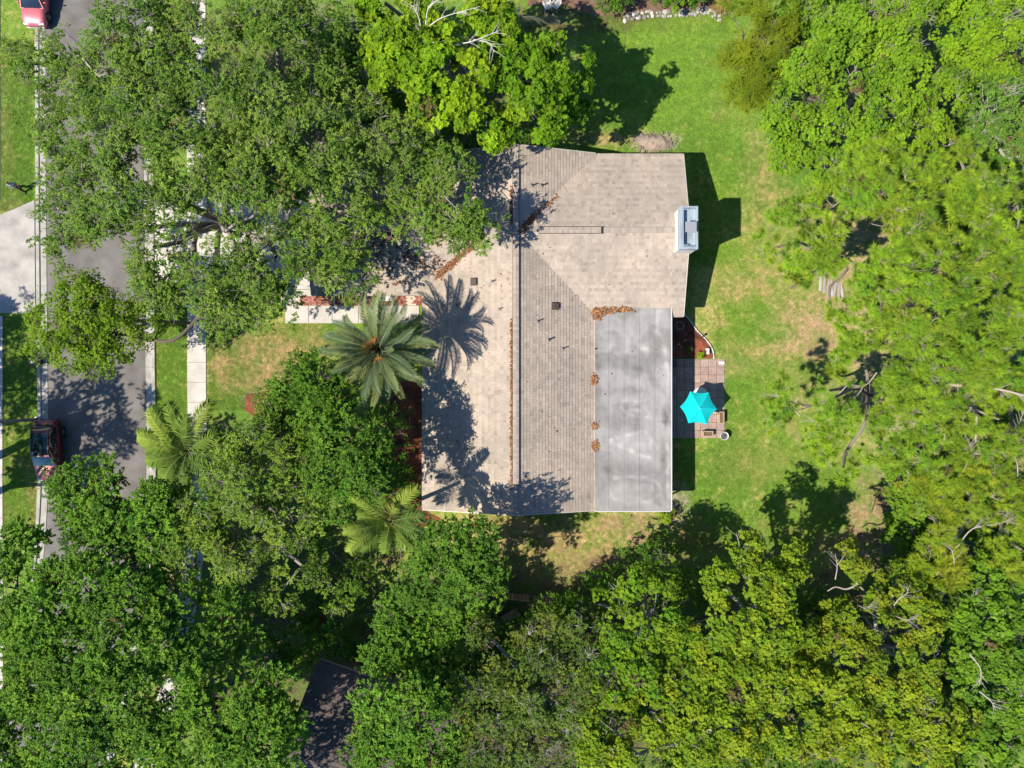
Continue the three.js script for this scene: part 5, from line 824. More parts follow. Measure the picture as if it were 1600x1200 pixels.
tree({ sp: 'dark', name: 'undergrowth_shrub', label: 'dark shaded shrub mass between the lime tree and the roof edge', cat: 'shrub', trunk: 0.12,
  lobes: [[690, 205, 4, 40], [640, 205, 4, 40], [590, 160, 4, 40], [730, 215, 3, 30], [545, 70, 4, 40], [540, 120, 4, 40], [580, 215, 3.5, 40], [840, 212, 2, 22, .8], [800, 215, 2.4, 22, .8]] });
// --- top edge bed
tree({ sp: 'dark', name: 'clipped_shrub', label: 'dark clipped shrub left of the stone edging at the top edge', cat: 'shrub', trunk: 0.08, flat: 0.8, lobes: [[950, -6, 1.4, 20, 2], [972, -3, 1.4, 15, 2], [962, -24, 1.5, 22, 2]], size: .6, dens: 1.5, base: [960, 2] });
tree({ sp: 'ivy', name: 'clipped_shrub', label: 'long glossy green clipped hedge above the pale stone edging', cat: 'hedge', trunk: 0.08, flat: 0.8, lobes: [[1032, -6, 1.4, 15, 2], [1052, -7, 1.5, 17, 2], [1074, -8, 1.5, 17, 2], [1094, -9, 1.4, 14, 2], [1060, -26, 1.5, 22, 2]], size: .6, dens: 1.5, base: [1062, 0] });
{ const g = thing('ornamental_grass', 'straw coloured ornamental grass clump at the end of the stone edging', 'grass clump', at(1124, 6)), c = new Clump(41); for (let i = 0; i < 900; i++) { const d = c.dir(); d.y = Math.abs(d.y) * 1.1 + 0.25; d.normalize(); const p = new THREE.Vector3(0.15 * (c.R() - 0.5), 0, 0.15 * (c.R() - 0.5)), m = d.clone().multiplyScalar(0.55 + 0.3 * c.R()), e = m.clone().multiplyScalar(1.5); e.y = m.y * 0.8; c.needle(p, m, 0.03, UP); c.needle(m.clone().multiplyScalar(0.85), e, 0.025, UP); } stuff(g, 'blades', c.geo(), std([0.30, 0.19, 0.08], 0.9)); }
// --- upper right
tree({ sp: 'cypress', name: 'feathery_tree', label: 'feathery olive yellow tree at the right edge of the upper lawn', base: [1165, 105], trunk: 0.2, flat: 0.9,
  lobes: [[1165, 45, 6, 36], [1195, 85, 6.5, 44], [1160, 100, 5.5, 40], [1175, 145, 5, 34], [1205, 20, 6.5, 42], [1140, 85, 4.5, 24, .8], [1200, 130, 5.5, 34], [1215, 60, 6, 30], [1150, 20, 6, 24]] });
tree({ sp: 'ivy', name: 'broadleaf_tree', label: 'deep green broadleaf between the feathery tree and the camphor', trunk: 0.18, lobes: [[1245, 25, 6, 32], [1270, 0, 6, 34], [1235, 60, 5, 28], [1262, 50, 5.5, 26], [1225, 115, 4.5, 24, .8]] });
tree({ sp: 'camphor', name: 'camphor_tree', label: 'broad bright green camphor tree in the upper right corner woods', base: [1330, 170], trunk: 0.4,
  lobes: [[1310, 60, 8.6, 46], [1360, 35, 9, 50], [1330, 115, 9, 54], [1268, 150, 8, 50], [1230, 195, 7, 38], [1300, 210, 8, 50], [1240, 240, 6, 36], [1372, 185, 9, 54], [1415, 130, 9, 52], [1440, 50, 9, 48], [1430, 205, 8, 44], [1470, 150, 8.6, 44], [1290, 262, 6, 34], [1350, 245, 7, 38], [1400, 80, 9, 44], [1275, 100, 8, 40], [1225, 215, 5.5, 26]] });
tree({ sp: 'camphor', name: 'camphor_tree', label: 'yellower camphor tree at the very top right corner', base: [1530, 70], trunk: 0.35, tint: [1.08, 1.05, 0.8],
  lobes: [[1515, 35, 9, 44], [1565, 55, 9, 46], [1600, 25, 9, 40], [1545, 5, 9, 40], [1510, 85, 8.6, 36], [1480, 10, 8, 36], [1560, 100, 8.4, 30, .8]] });
tree({ sp: 'grey', name: 'small_leaved_tree', label: 'fine leaved grey green tree at the right edge above the pines', trunk: 0.28, tint: [1.0, 1.2, 0.9], lobes: [[1550, 165, 8.6, 40], [1595, 150, 8, 38], [1585, 205, 8, 40], [1560, 130, 7.8, 30], [1540, 205, 7.6, 26], [1610, 240, 7, 34], [1590, 280, 6, 32, .7]] });
// --- pines along the right
const pineG = { flat: 0.5 };
const p1 = tree({ sp: 'pine', name: 'pine_tree', label: 'pine nearest the camphor tree with a dense rounded olive top', base: [1372, 318], trunk: 0.25, ...pineG,
  lobes: [[1378, 262, 9.5, 46], [1425, 268, 9.5, 40], [1340, 295, 9, 42], [1385, 310, 10.5, 48], [1300, 325, 8.6, 38, .85], [1435, 315, 9.5, 38, .85], [1360, 350, 9.6, 42, .9]] });
const p2 = tree({ sp: 'pine', name: 'pine_tree', label: 'pine leaning out over the lawn above the pale boards', base: [1300, 400], trunk: 0.24, ...pineG,
  lobes: [[1240, 345, 8, 34, .8], [1218, 385, 7, 28, .75], [1275, 380, 8.8, 38, .85], [1300, 360, 9, 32, .7], [1238, 450, 6.5, 28, .8], [1330, 405, 8.8, 38, .75], [1270, 420, 7.5, 26, .6], [1350, 440, 9, 36, .8], [1300, 480, 7.5, 24, .5]] });
const p3 = tree({ sp: 'pine', name: 'pine_tree', label: 'tall pine with wide whorls midway down the right edge', base: [1440, 455], trunk: 0.3, ...pineG,
  lobes: [[1415, 365, 11, 48], [1470, 355, 11, 46], [1395, 435, 11, 52], [1460, 425, 12, 54], [1525, 410, 11.5, 50], [1400, 495, 10.5, 48], [1470, 490, 11.5, 50], [1350, 515, 9.5, 40, .8], [1440, 540, 10.5, 40, .85]] });
const p4 = tree({ sp: 'pine', name: 'pine_tree', label: 'pine of bright tufts against the right frame below the grey tree', base: [1510, 345], trunk: 0.28, ...pineG,
  lobes: [[1490, 285, 9, 34, .7], [1540, 300, 10, 46], [1595, 320, 10.5, 46], [1520, 345, 10.5, 46], [1580, 385, 11, 50], [1610, 440, 11, 46], [1500, 240, 8.5, 30, .7]] });
const p5 = tree({ sp: 'pine', name: 'pine_tree', label: 'pine whose bent bare branches hang over the middle lawn', base: [1350, 600], trunk: 0.26, ...pineG,
  lobes: [[1350, 570, 9.6, 44, .85], [1300, 610, 8.8, 34, .7], [1225, 625, 7, 30, .75], [1212, 660, 6.6, 20, .6], [1285, 668, 7.6, 28, .55], [1270, 695, 7, 20, .6], [1395, 600, 10.5, 46], [1400, 655, 10, 40, .8], [1345, 645, 9.4, 40, .85], [1310, 700, 8, 30, .6], [1380, 700, 9, 34, .7], [1320, 730, 7.5, 22, .5]] });
bareLimb(p5, [[[1318, 640, 8.6], [1322, 630, 8.8], [1300, 655, 8.4], [1250, 658, 7.6]], [[1330, 595, 8.8], [1300, 625, 8.5], [1285, 632, 8.2]], [[1250, 650, 7.2], [1222, 622, 7.2], [1210, 615, 7]], [[1310, 690, 8], [1330, 675, 8.6], [1345, 660, 9]], [[1370, 582, 10], [1355, 600, 9.8], [1345, 605, 9.6]]], PALE, 0.04);
const p6 = tree({ sp: 'pine', name: 'pine_tree', label: 'pine with a thick pale limb running to the right frame', base: [1500, 575], trunk: 0.32, ...pineG,
  lobes: [[1470, 580, 11.5, 46, .9], [1530, 555, 12, 50], [1590, 520, 12, 50], [1560, 600, 12, 40, .75], [1500, 640, 11.5, 44, .8], [1565, 655, 11, 44, .85], [1450, 650, 10.5, 40, .8], [1605, 600, 11, 36, .8], [1470, 705, 10, 36, .7], [1540, 715, 10, 42, .85], [1600, 700, 10.5, 40, .9]] });
bareLimb(p6, [[[1455, 597, 10.8], [1500, 602, 11.8], [1560, 608, 12.3], [1615, 622, 12.6]], [[1520, 625, 10.8], [1526, 660, 10.8], [1524, 690, 10.5]]], std([0.40, 0.33, 0.28], 0.9), 0.13);
const p7 = tree({ sp: 'pine', name: 'pine_tree', label: 'ochre tinged pine in the lower right with bare twig ends', base: [1480, 790], trunk: 0.25, tint: [1.12, 0.98, 0.9], ...pineG,
  lobes: [[1420, 735, 8.6, 34, .6], [1545, 770, 10, 46, .95], [1500, 750, 9.6, 34, .7], [1455, 810, 9, 38, .8], [1500, 830, 9, 36, .8], [1590, 790, 10, 44], [1440, 770, 8.6, 22, .5], [1475, 870, 8.4, 34, .8], [1600, 860, 9.4, 40], [1460, 905, 8.2, 30, .8], [1580, 740, 10, 30, .8]] });
bareLimb(p7, [[[1500, 745, 9.6], [1515, 715, 10.2], [1520, 692, 10.4]], [[1495, 855, 9], [1520, 826, 9.8], [1560, 818, 10.2], [1595, 805, 10.4]], [[1580, 700, 10.6], [1590, 670, 10.8], [1600, 640, 10.8]], [[1590, 745, 10], [1588, 720, 10.4], [1570, 700, 10.4]], [[1490, 900, 8.6], [1490, 870, 9.2], [1480, 840, 9]]], PALE, 0.045);
// --- undergrowth on the right
tree({ sp: 'ivy', name: 'undergrowth_shrub', label: 'glossy green undergrowth below the ochre pine at the lawn corner', cat: 'shrub', trunk: 0.08, lobes: [[1410, 745, 2.5, 36], [1450, 755, 3, 40], [1430, 790, 2.5, 36], [1480, 800, 3.5, 44], [1420, 830, 2.5, 34], [1530, 740, 4, 44], [1390, 730, 2, 18, .8], [1520, 860, 4.5, 40], [1580, 850, 4.5, 44], [1440, 870, 3, 34, .8]] });
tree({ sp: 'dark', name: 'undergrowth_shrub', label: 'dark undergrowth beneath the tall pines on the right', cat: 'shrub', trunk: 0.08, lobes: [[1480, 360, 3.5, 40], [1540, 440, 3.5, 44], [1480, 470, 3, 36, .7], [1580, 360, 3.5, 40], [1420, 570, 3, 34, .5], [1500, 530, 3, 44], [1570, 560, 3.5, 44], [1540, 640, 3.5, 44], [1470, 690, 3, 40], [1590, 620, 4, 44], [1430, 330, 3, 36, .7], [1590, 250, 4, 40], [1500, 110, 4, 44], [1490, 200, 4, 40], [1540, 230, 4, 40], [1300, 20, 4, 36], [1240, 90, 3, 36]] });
// --- lower right: yellow green trees
tree({ sp: 'yellow', name: 'yellow_green_tree', label: 'green and yellow tree at the lawn foot beside the dry side yard', base: [1010, 985], trunk: 0.26, tint: [0.72, 0.88, 0.9],
  lobes: [[1000, 922, 7.4, 34], [1020, 895, 6.6, 24, .8], [1025, 955, 8.4, 44], [980, 985, 8, 42], [1062, 1000, 8, 42], [955, 1055, 8, 46], [1012, 1045, 8.4, 46], [935, 945, 6.4, 26, .8], [1040, 915, 7, 26]] });
const yB = tree({ sp: 'yellow', name: 'yellow_green_tree', label: 'bright yellow green tree reaching highest into the shaded lawn', base: [1150, 950], trunk: 0.28,
  lobes: [[1165, 855, 8.8, 26], [1138, 912, 9, 38, .9], [1118, 895, 8.2, 20], [1190, 915, 9, 40], [1150, 970, 9.4, 46], [1108, 985, 8.6, 36, .85], [1232, 868, 8, 24], [1215, 900, 8.4, 24], [1245, 930, 9, 40], [1200, 985, 9.4, 46], [1240, 985, 8.6, 34, .8], [1130, 1030, 9, 40, .8]] });
bareLimb(yB, [[[1170, 900, 8.6], [1160, 870, 9.2], [1150, 832, 9.2]], [[1172, 925, 9], [1182, 955, 9.2], [1178, 975, 9.2]]], std([0.3, 0.27, 0.24], 0.9), 0.045);
tree({ sp: 'yellow', name: 'yellow_green_tree', label: 'wide yellow green tree along the bottom edge right of the far roof corner', base: [1060, 1120], trunk: 0.3,
  lobes: [[955, 1125, 8, 48], [1015, 1115, 8.4, 48], [1075, 1095, 9, 50], [1120, 1070, 9, 44], [1165, 1065, 9, 44], [1140, 1130, 9, 48], [1000, 1185, 8, 46], [1075, 1170, 8.6, 48], [935, 1190, 7.6, 40], [1150, 1190, 8.6, 44], [1215, 1060, 9, 44], [1205, 1125, 8.6, 46, .85]] });
const yD = tree({ sp: 'yellow', name: 'yellow_green_tree', label: 'olive yellow tree with bleached twigs beside the dark hollow', base: [1350, 1000], trunk: 0.28, tint: [0.92, 0.88, 0.95],
  lobes: [[1322, 882, 7.6, 32, .8], [1345, 915, 8, 36, .9], [1285, 945, 8, 36, .9], [1355, 965, 9, 40], [1425, 945, 9, 36, .9], [1445, 975, 9, 38], [1325, 1030, 9, 46], [1385, 1040, 9, 46], [1440, 1025, 9, 40], [1405, 900, 7.5, 24, .6], [1290, 1020, 8, 34, .8], [1295, 925, 7.6, 24]] });
bareLimb(yD, [[[1305, 905, 8], [1308, 885, 8.6], [1305, 865, 8.6]], [[1394, 950, 9.2], [1405, 935, 9.8], [1418, 925, 9.8], [1415, 915, 9.8]], [[1340, 945, 9], [1350, 950, 9.4], [1360, 948, 9.4]], [[1400, 963, 9.4], [1415, 968, 9.8], [1428, 968, 9.8]]], PALE, 0.04);
tree({ sp: 'yellow', name: 'yellow_green_tree', label: 'yellowest tree in the middle of the lower right edge', base: [1330, 1130], trunk: 0.3, tint: [1.06, 1.0, 1],
  lobes: [[1265, 1075, 9, 46], [1250, 1140, 8.4, 46], [1310, 1100, 9, 44], [1300, 1180, 8.4, 44, .8], [1345, 1130, 9, 36, .7], [1420, 1100, 9, 46], [1395, 1160, 8.4, 44], [1460, 1070, 9, 40], [1475, 1130, 9, 46], [1445, 1185, 8.6, 44], [1230, 1190, 8, 36]] });
const ivt = tree({ sp: 'ivy', name: 'vine_covered_tree', label: 'glossy vine covered tree in the lower right corner', base: [1540, 1010], trunk: 0.3,
  lobes: [[1540, 905, 8, 34], [1585, 925, 8.6, 38], [1555, 965, 9, 46], [1520, 1005, 9, 40], [1580, 1030, 9, 48], [1530, 1070, 9, 46], [1595, 1100, 9, 44], [1510, 1130, 8, 40], [1560, 1140, 8.6, 46], [1525, 1185, 8, 42], [1600, 1180, 8, 44], [1600, 980, 9, 40], [1500, 960, 8, 24, .8]] });
bareLimb(ivt, [[[1515, 1022, 10.4], [1532, 1045, 10.8], [1530, 1070, 10.6]], [[1530, 1080, 10.4], [1548, 1095, 10.6], [1556, 1110, 10.4]]], PALE, 0.05);
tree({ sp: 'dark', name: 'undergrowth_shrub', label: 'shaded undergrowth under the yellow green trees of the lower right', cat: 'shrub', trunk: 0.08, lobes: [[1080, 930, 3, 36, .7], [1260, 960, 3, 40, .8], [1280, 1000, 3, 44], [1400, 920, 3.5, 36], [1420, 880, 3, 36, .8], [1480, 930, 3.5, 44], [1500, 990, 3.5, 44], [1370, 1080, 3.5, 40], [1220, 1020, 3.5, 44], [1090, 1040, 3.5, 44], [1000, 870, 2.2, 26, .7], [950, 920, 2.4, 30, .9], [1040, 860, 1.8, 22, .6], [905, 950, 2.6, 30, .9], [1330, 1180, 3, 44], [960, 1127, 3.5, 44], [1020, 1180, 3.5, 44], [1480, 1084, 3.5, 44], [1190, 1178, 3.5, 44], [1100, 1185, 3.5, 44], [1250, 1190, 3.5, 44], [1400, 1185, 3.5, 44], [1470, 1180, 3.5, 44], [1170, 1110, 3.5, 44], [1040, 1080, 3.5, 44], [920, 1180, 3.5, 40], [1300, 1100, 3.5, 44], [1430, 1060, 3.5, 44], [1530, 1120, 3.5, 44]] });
// --- lower middle
const gM = tree({ sp: 'grey', name: 'small_leaved_oak', label: 'grey green thin crowned oak over the neighbouring roof corner', base: [850, 1060], trunk: 0.3,
  lobes: [[800, 1040, 6.4, 48], [860, 1010, 6.4, 48], [905, 985, 7, 34, .85], [780, 1100, 8, 48], [845, 1085, 8.6, 50], [905, 1055, 8, 44], [830, 1145, 8, 42, .85], [900, 1115, 8, 38, .8], [760, 1165, 8, 44], [800, 1190, 8, 44], [730, 1195, 8, 40], [850, 1180, 7.6, 30, .8], [740, 1085, 7.6, 34, .8], [730, 985, 5.5, 34]] });
bareLimb(gM, [[[800, 1085, 9], [815, 1100, 9.4], [830, 1110, 9.4]], [[725, 1060, 7], [735, 1080, 7.6], [730, 1105, 8]]], PALE, 0.06);
tree({ sp: 'oakfresh', name: 'green_oak', label: 'fresh green oak right of the dark weathered roof', base: [640, 1040], trunk: 0.32,
  lobes: [[640, 995, 5.4, 46], [612, 1055, 6.4, 46], [680, 1035, 5.6, 44], [592, 1092, 8.6, 36], [650, 1105, 9, 50], [705, 1005, 5.2, 40], [588, 1132, 8, 30], [566, 1185, 7.6, 24], [606, 1192, 8, 34], [660, 1195, 8, 34], [612, 1150, 8, 40], [680, 1165, 8, 44], [630, 955, 5, 42], [585, 1170, 7.6, 30], [715, 1130, 7.6, 36, .8], [690, 955, 4.8, 44], [735, 965, 4.6, 34], [595, 1030, 6, 26], [705, 1195, 8, 34]] });
tree({ sp: 'dark', name: 'green_oak', label: 'oak at the lower left roof corner shading the shingles', base: [715, 870], trunk: 0.28,
  lobes: [[700, 850, 8.6, 40], [742, 848, 9, 36], [690, 895, 8.6, 42], [735, 890, 9, 38], [765, 880, 8.4, 30], [655, 915, 7.4, 34], [720, 925, 7.4, 38], [758, 925, 6.4, 28, .8], [775, 905, 6, 16, .7], [665, 875, 7, 18, .6]] });
// --- left middle trees
tree({ sp: 'dark', name: 'yard_tree', label: 'dense dark green tree standing against the left roof edge', base: [565, 715], trunk: 0.28,
  lobes: [[545, 690, 9.4, 44], [565, 735, 9.4, 46], [515, 740, 9, 42], [600, 700, 8.4, 34], [592, 665, 7.8, 26, .8], [530, 780, 8, 30], [608, 735, 8, 22, .8], [580, 760, 8.8, 28]] });
tree({ sp: 'dark', name: 'yard_tree', label: 'dark green tree touching the date palm fronds on the dry front lawn', base: [500, 640], trunk: 0.24, tint: [1.05, 1.05, .9],
  lobes: [[490, 590, 8, 38], [455, 610, 7.6, 30], [510, 640, 8.4, 42], [455, 650, 8, 40], [530, 600, 7.4, 26, .9], [430, 680, 7.6, 32, .9], [480, 685, 8, 36, .85]] });
tree({ sp: 'oak', name: 'yard_oak', label: 'olive oak with yellow flecks beside the sidewalk palm', base: [370, 745], trunk: 0.34, tint: [1.15, 1.08, .95],
  lobes: [[470, 885, 6, 32, .6], [440, 925, 6, 30, .6], [520, 930, 5.5, 26, .5], [300, 905, 7, 26], [318, 820, 8, 36], [345, 720, 7.6, 36], [392, 690, 8.4, 48], [330, 785, 8, 46], [392, 760, 9, 52], [305, 850, 8, 44], [370, 845, 8, 48], [440, 735, 8.4, 44], [470, 795, 8, 42, .9], [432, 815, 8, 44, .9], [420, 640, 7.4, 28], [360, 880, 7.6, 30, .8], [450, 690, 7.6, 34]] });
tree({ sp: 'oakfresh', name: 'street_oak', label: 'oak whose pale leaves cover the front of the maroon car', base: [225, 815], trunk: 0.32, gap: -0.22, dens: 1.15,
  lobes: [[225, 775, 7, 34], [180, 775, 7, 32], [128, 748, 6.4, 26, .9], [108, 775, 6.4, 30, .9], [190, 800, 7.4, 44], [262, 800, 8, 46], [245, 850, 7.6, 40], [155, 820, 7.2, 38], [180, 868, 7.6, 40], [85, 745, 6, 16, .8], [172, 725, 6.2, 14, .8], [130, 800, 7, 34, .9], [285, 790, 7.2, 30]] });
// --- lower left oaks
const oL = tree({ sp: 'oakfresh', name: 'street_oak', label: 'big fresh green street oak in the lower left with dark gaps', base: [205, 1030], trunk: 0.42, gap: -0.26, dens: 1.25,
  lobes: [[150, 965, 8.6, 36], [20, 1010, 8.4, 36], [110, 1050, 9.4, 40], [65, 1010, 9, 36], [235, 960, 8.4, 34], [160, 1060, 9.6, 40], [50, 1130, 9, 40], [265, 1045, 8.6, 36], [70, 905, 8.4, 32], [10, 1190, 9, 40], [130, 1140, 9.6, 40], [225, 1130, 9.4, 40], [225, 905, 8, 30], [35, 862, 8, 42], [20, 920, 8, 42], [72, 945, 9, 44], [142, 915, 9, 46, .9], [200, 935, 9, 44, .9], [112, 1000, 9, 42, .8], [45, 1000, 9, 42, .8], [180, 1020, 9.6, 44, .85], [250, 1010, 9, 46], [60, 1080, 9, 48], [130, 1095, 10, 50], [208, 1085, 10, 46, .9], [20, 1150, 9, 48], [92, 1165, 9, 48], [170, 1175, 9, 48], [110, 875, 8, 32, .7], [5, 1060, 8.6, 40], [280, 940, 7.8, 32, .8]] });
tree({ sp: 'oakfresh', name: 'street_oak', label: 'fresh green oak left of the dark roof at the bottom edge', base: [330, 1080], trunk: 0.36, gap: -0.22, dens: 1.1,
  lobes: [[285, 1070, 9, 46], [320, 1005, 8, 40, .9], [250, 1150, 9, 46], [335, 1110, 9, 46], [310, 1175, 9, 44], [400, 1110, 9.5, 42, 1.2], [436, 1065, 8.6, 34], [418, 1170, 10, 44, 1.2], [446, 1120, 9.6, 26], [370, 1185, 10, 40], [375, 1232, 8.5, 40, .45], [425, 1246, 8.4, 34, .4], [350, 1300, 9, 44, .4], [450, 1205, 7.6, 22, .8], [458, 1150, 8, 20, .9], [375, 1050, 7.6, 28, .6], [375, 1150, 8, 36], [352, 950, 7.4, 32, .8], [450, 1120, 7.4, 24, .8], [230, 1195, 9, 40], [390, 1000, 6.5, 26, .6]] });
{ const b = oL.position, f = (a, r, m) => part(oL, 'dark_limb', tube(a.map(([u, v, y]) => at(u, v, y).sub(b)), r, r * 0.4, 8, 20), m || M.bark); f([[205, 1030, 2.5], [190, 1062, 5], [120, 1095, 7], [40, 1115, 8]], 0.2); f([[215, 1030, 2.5], [240, 1060, 5], [280, 1050, 6.5], [300, 1030, 7.5]], 0.16); }
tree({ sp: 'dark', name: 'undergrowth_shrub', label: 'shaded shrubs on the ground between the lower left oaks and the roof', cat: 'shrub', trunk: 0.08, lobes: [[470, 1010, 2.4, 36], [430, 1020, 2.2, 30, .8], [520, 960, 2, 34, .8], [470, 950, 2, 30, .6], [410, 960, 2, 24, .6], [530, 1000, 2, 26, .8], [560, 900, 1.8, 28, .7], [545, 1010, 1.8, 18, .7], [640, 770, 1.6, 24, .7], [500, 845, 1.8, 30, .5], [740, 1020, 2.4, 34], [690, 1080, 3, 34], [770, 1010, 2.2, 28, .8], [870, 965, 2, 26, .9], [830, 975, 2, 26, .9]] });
// shrubs with coloured leaves
function smallPlant(name, label, cat, u, v, o) { return tree({ sp: o.sp || 'ivy', name, label, cat, trunk: 0.04, base: [u, v], flat: 0.8, lobes: [[u, v, o.y || 0.7, o.r || 14, o.d || 3]], size: o.size || 0.45, dens: 2, tint: o.tint, twigs: 0 }); }
smallPlant('croton_shrub', 'orange red leaved shrub in deep shade left of the neighbouring roof', 'shrub', 455, 968, { r: 16, tint: [6, 0.75, 0.6] });
smallPlant('croton_shrub', 'rust red low shrub right of the brightest orange one in the shade', 'shrub', 492, 970, { r: 15, tint: [3.2, 0.45, 0.4] });
smallPlant('small_shrub', 'yellow green shrub at the lower right corner of the flat roof', 'shrub', 1042, 803, { sp: 'yellow', r: 13 });
smallPlant('small_shrub', 'green seedling with pale leaves in the sunny mulch corner', 'shrub', 1093, 554, { sp: 'lime', r: 6, y: 0.25, size: .22, d: 6 });
smallPlant('small_shrub', 'dark little plant in the shaded mulch bed', 'shrub', 1074, 540, { sp: 'dark', r: 7, y: 0.3, size: .3, d: 5 });
smallPlant('small_shrub', 'light green tuft by the bottom wall of the house', 'shrub', 985, 806, { sp: 'lime', r: 6, y: 0.4, size: .3, d: 4 });
smallPlant('small_shrub', 'dusty green shrub on the red mulch beside the left wall', 'shrub', 640, 655, { sp: 'grey', r: 13 });
smallPlant('small_shrub', 'spiky green shrub on the red mulch lower down the left wall', 'shrub', 628, 740, { sp: 'dark', r: 16 });
// --- off the left edge, across the street: oaks that shade the road
for (const [i, q] of [[0, [[-38, 728], 11.5]], [1, [[-72, 800], 11]], [2, [[-165, 690], 11]], [3, [[-150, 560], 8]]]) { const [c, y] = q, k = CAM_H / (CAM_H - y), L = (du, dv, r, d = 1) => [800 + (c[0] + du - 800) * k, 600 + (c[1] + dv - 600) * k, y, r, d]; tree({ sp: 'oakfresh', name: 'street_oak', label: ['oak across the street shading the middle of the road', 'oak across the street shading the verge by the maroon car', 'oak across the street farthest down, mostly outside the picture', 'small oak across the street shading the lower left driveway edge'][i], group: 'oaks across the street', base: c, trunk: 0.3, lobes: i === 3 ? [L(0, 0, 50), L(36, -18, 34), L(-30, 20, 40)] : [L(0, 0, 54, .6), L(52, -24, 38, .6), L(-10, -56, 42, .7), L(26, 42, 42, .6), L(-54, 10, 44)] }); }

// ---------------------------------------------------------------- palms
function frond(R, o) {   // pinnate leaf along +x, base at the origin
  const { len, e0, arch, nl, ll, lw, vee = 0.5, twist = 0, sweep = 0.55, stalk = 0.12 } = o, pts = [], tan = []; let p = new THREE.Vector3(0, 0, 0), N = 20;
  for (let i = 0; i <= N; i++) { const t = i / N, e = e0 - arch * t * t * 0.6 - arch * 0.4 * t, y = 0.16 * (o.bend || 0) * t * t; pts.push(p.clone()); const d = new THREE.Vector3(Math.cos(e) * Math.cos(y * 4), Math.sin(e), Math.cos(e) * Math.sin(y * 4)); tan.push(d); p = p.clone().addScaledVector(d, len / N); }
  const c = new Clump(Math.floor(R() * 1e6)), curve = new THREE.CatmullRomCurve3(pts);
  for (let k = 0; k < nl; k++) for (const s of [-1, 1]) {
    const t = stalk + (1 - stalk) * (k + 0.5 * R()) / nl, i = Math.min(N, Math.floor(t * N)), d = tan[i], q = curve.getPoint(t), side = new THREE.Vector3(-d.z, 0, d.x).normalize().multiplyScalar(s), nrm = side.clone().cross(d).normalize(); if (nrm.y < 0) nrm.negate();
    const up = vee + 0.25 * (R() - 0.5) - twist * R(), prof = Math.sin(Math.PI * (0.14 + 0.80 * (t - stalk) / (1 - stalk))), L = ll * (0.35 + 0.65 * prof) * (0.9 + 0.2 * R());
    const ld = side.clone().multiplyScalar(1).addScaledVector(d, sweep + 0.5 * t).addScaledVector(nrm, up).normalize();
    const m = q.clone().addScaledVector(ld, L * 0.5), e = q.clone().addScaledVector(ld, L); e.y -= L * (o.sag || 0.1) * (0.6 + 0.8 * R()); m.y -= L * (o.sag || 0.1) * 0.2;
    const ax = d.clone().multiplyScalar(lw / 2).addScaledVector(nrm, lw * 0.2), b = c.P.length / 3;
    for (const v of [q.clone().addScaledVector(ax, 0.5), q.clone().addScaledVector(ax, -0.5), m.clone().add(ax), m.clone().sub(ax), e]) c.P.push(v.x, v.y, v.z);
    c.I.push(b, b + 1, b + 3, b, b + 3, b + 2, b + 2, b + 3, b + 4);
  }
  return { leaf: c.geo(), rachis: tube(pts.filter((_, i) => i % 2 === 0), o.rr || 0.035, 0.008, 5, 14) };
}
const palmGreen = [[0.115, 0.175, 0.075], [0.14, 0.20, 0.08], [0.09, 0.145, 0.07], [0.20, 0.245, 0.075]].map(c => leafMat({ color: lin(...c), transmission: 0.15, clearcoat: 0.25, clearcoatRoughness: 0.4 }));
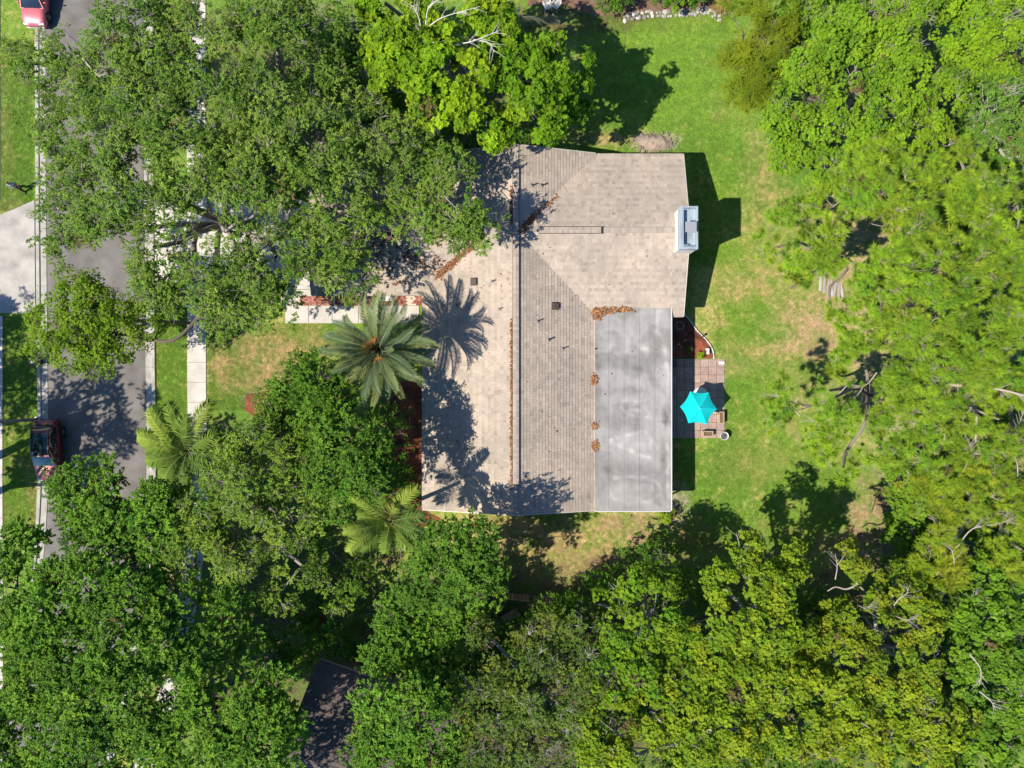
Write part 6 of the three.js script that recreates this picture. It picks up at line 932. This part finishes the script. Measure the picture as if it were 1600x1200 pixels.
{
  const top = at(590, 546, 8.3), g = thing('date_palm', 'large blue green date palm beside the front walkway', 'palm', new THREE.Vector3(top.x, 0, top.z)), R = rng(311), H = 8.1;
  part(g, 'trunk', tube([new THREE.Vector3(0, -0.05, 0), new THREE.Vector3(0.05, H * 0.5, 0), new THREE.Vector3(0, H - 0.15, 0)], 0.36, 0.3, 14, 10), M.bark);
  const boots = []; for (let i = 0; i < 60; i++) { const t = i * 2.4, y = H - 1.6 + i * 0.025; boots.push(bx(0.12, 0.2, 0.07, 0, 0, 0).rotateX(-0.5).translate(0, 0, 0.36).rotateY(t).translate(0, y, 0)); } stuff(g, 'leaf_bases', boots, M.barkMid);
  const tiers = [[1.3, 0.95, 2.3, 6], [0.98, 1.1, 3.2, 9], [0.64, 1.15, 3.6, 12], [0.32, 1.1, 3.7, 13], [0.0, 0.95, 3.5, 12], [-0.35, 0.8, 3.1, 10]];
  const rm = std([0.17, 0.22, 0.11], 0.6), bank = tiers.map(([e0, arch, len]) => [0, 1, 2].map(k => frond(R, { len: len * (0.94 + 0.06 * k), e0, arch, nl: 50, ll: 0.52, lw: 0.055, vee: 0.6, bend: k - 1, sweep: 0.6, sag: 0.06, rr: 0.045 })));
  tiers.forEach(([e0, , , n], ti) => { for (let i = 0; i < n; i++) { const b = bank[ti][i % 3], a = i / n * 6.2832 + ti * 0.37 + 0.22 * (R() - 0.5), f = part(g, 'frond', b.leaf, palmGreen[Math.floor(R() * 4)]); f.position.set(0.14 * Math.cos(a), H - 0.12 - ti * 0.09, -0.14 * Math.sin(a)); f.rotation.y = a; f.rotation.z = 0.3 * (R() - 0.5); f.rotation.x = 0.3 * (R() - 0.5); part(f, 'rachis', b.rachis, rm); } });
  const om = [std([0.42, 0.17, 0.03], 0.7), std([0.5, 0.26, 0.05], 0.7)];
  for (let k = 0; k < 7; k++) { // orange flower stalks between the fronds
    const a = [2.5, 2.9, 2.2, 3.3, 1.9, 4.9, 2.7][k], V = (r, y) => new THREE.Vector3(r * Math.cos(a), y, -r * Math.sin(a)), l = [tube([V(0.1, H - 0.1), V(0.35, H + 0.45), V(0.62, H + 0.42)], 0.03, 0.02, 5)];
    for (let i = 0; i < 34; i++) { const b = a + (R() - 0.5) * 1.1, rr = 0.62 + 0.35 * R(), s = V(0.45 + 0.15 * R(), H + 0.45), e = new THREE.Vector3(rr * Math.cos(b), H + 0.55 - 0.5 * R(), -rr * Math.sin(b)); l.push(tube([s, s.clone().lerp(e, 0.5).setY(H + 0.55), e], 0.014, 0.01, 3, 3)); }
    part(g, 'flower_stalk', l, om[k % 2]);
  }
}
function featherPalm(label, u, v, H, seed, list, mats, o = {}) {
  const top = at(u, v, H), g = thing('feather_palm', label, 'palm', new THREE.Vector3(top.x, 0, top.z)), R = rng(seed);
  part(g, 'trunk', tube([new THREE.Vector3(0, -0.05, 0), new THREE.Vector3(0.04, H * 0.5, 0.03), new THREE.Vector3(0, H - 0.1, 0)], 0.18, 0.12, 12, 8), M.barkPale);
  part(g, 'crownshaft', tube([new THREE.Vector3(0, H - 0.8, 0), new THREE.Vector3(0, H - 0.3, 0), new THREE.Vector3(0, H + 0.1, 0)], 0.14, 0.08, 12, 6), std([0.16, 0.22, 0.06], 0.5));
  list.forEach(([deg, len, e0, arch, m = 0], i) => { const a = deg * Math.PI / 180, b = frond(R, { len, e0, arch, nl: o.nl || 44, ll: o.ll || 0.85, lw: 0.115, vee: 0.3, bend: (i % 3) - 1, sweep: 0.4, sag: 0.42, rr: 0.02, twist: 0.5 }), f = part(g, 'frond', b.leaf, mats[m]); f.position.set(0.08 * Math.cos(a), H, -0.08 * Math.sin(a)); f.rotation.y = a; part(f, 'rachis', b.rachis, std([0.2, 0.23, 0.06], 0.6)); });
  return g;
}
const fp = [[0.24, 0.33, 0.045], [0.155, 0.25, 0.035], [0.09, 0.165, 0.03]].map(c => leafMat({ color: lin(...c), transmission: 0.2, clearcoat: 0.15, clearcoatRoughness: 0.35 }));
// angles: 0 towards the picture's right, 90 towards its top
featherPalm('yellow green feather palm arching over the sidewalk and the street kerb', 292, 705, 8.0, 71, [[152, 3.7, 0.75, 1.9], [128, 4.0, 0.8, 1.9], [172, 3.3, 0.6, 1.8, 1], [100, 3.6, 0.8, 1.9, 1], [62, 4.0, 0.75, 1.7], [140, 3.6, 0.5, 1.5, 1], [112, 3.4, 0.5, 1.5, 1], [80, 2.8, 1.1, 1.6, 1], [200, 2.9, 0.5, 1.5, 1], [228, 2.6, 0.6, 1.6, 1], [30, 2.6, 0.7, 1.6, 1], [350, 2.6, 0.6, 1.6, 2], [310, 2.4, 0.5, 1.5, 2], [265, 2.4, 0.5, 1.5, 2], [140, 1.9, 1.3, 1.2]], fp);
featherPalm('feather palm below the date palm, spiky fronds beside the lower roof corner', 610, 815, 8.4, 72, [[128, 3.4, 0.85, 1.3], [105, 2.6, 0.9, 1.3, 1], [62, 3.1, 0.75, 1.1], [205, 3.4, 0.7, 1.5], [188, 3.1, 0.9, 1.5], [228, 2.8, 0.6, 1.5, 1], [300, 2.2, 0.7, 1.4, 1], [340, 2.4, 0.6, 1.3, 2], [20, 2.4, 0.7, 1.3, 2], [160, 2.2, 0.6, 1.5, 1], [265, 2.0, 0.9, 1.4, 1], [80, 1.8, 1.2, 0.9]], fp, { nl: 32, ll: 0.75 });
{ const g = thing('spiky_plant', 'spiky pale rosette plant beside the tan plank', 'plant', at(735, 996)), c = new Clump(61); for (let i = 0; i < 46; i++) { const t = i * 2.4, e = 0.15 + 0.9 * (i / 46), d = new THREE.Vector3(Math.cos(t) * Math.cos(e), Math.sin(e), Math.sin(t) * Math.cos(e)); c.leaf(d.clone().multiplyScalar(0.05).setY(0.15), d, UP, 0.55 + 0.2 * c.R(), 0.055); } part(g, 'leaves', c.geo(), std([0.26, 0.28, 0.09], 0.7)); }
renderer.render(scene, camera);
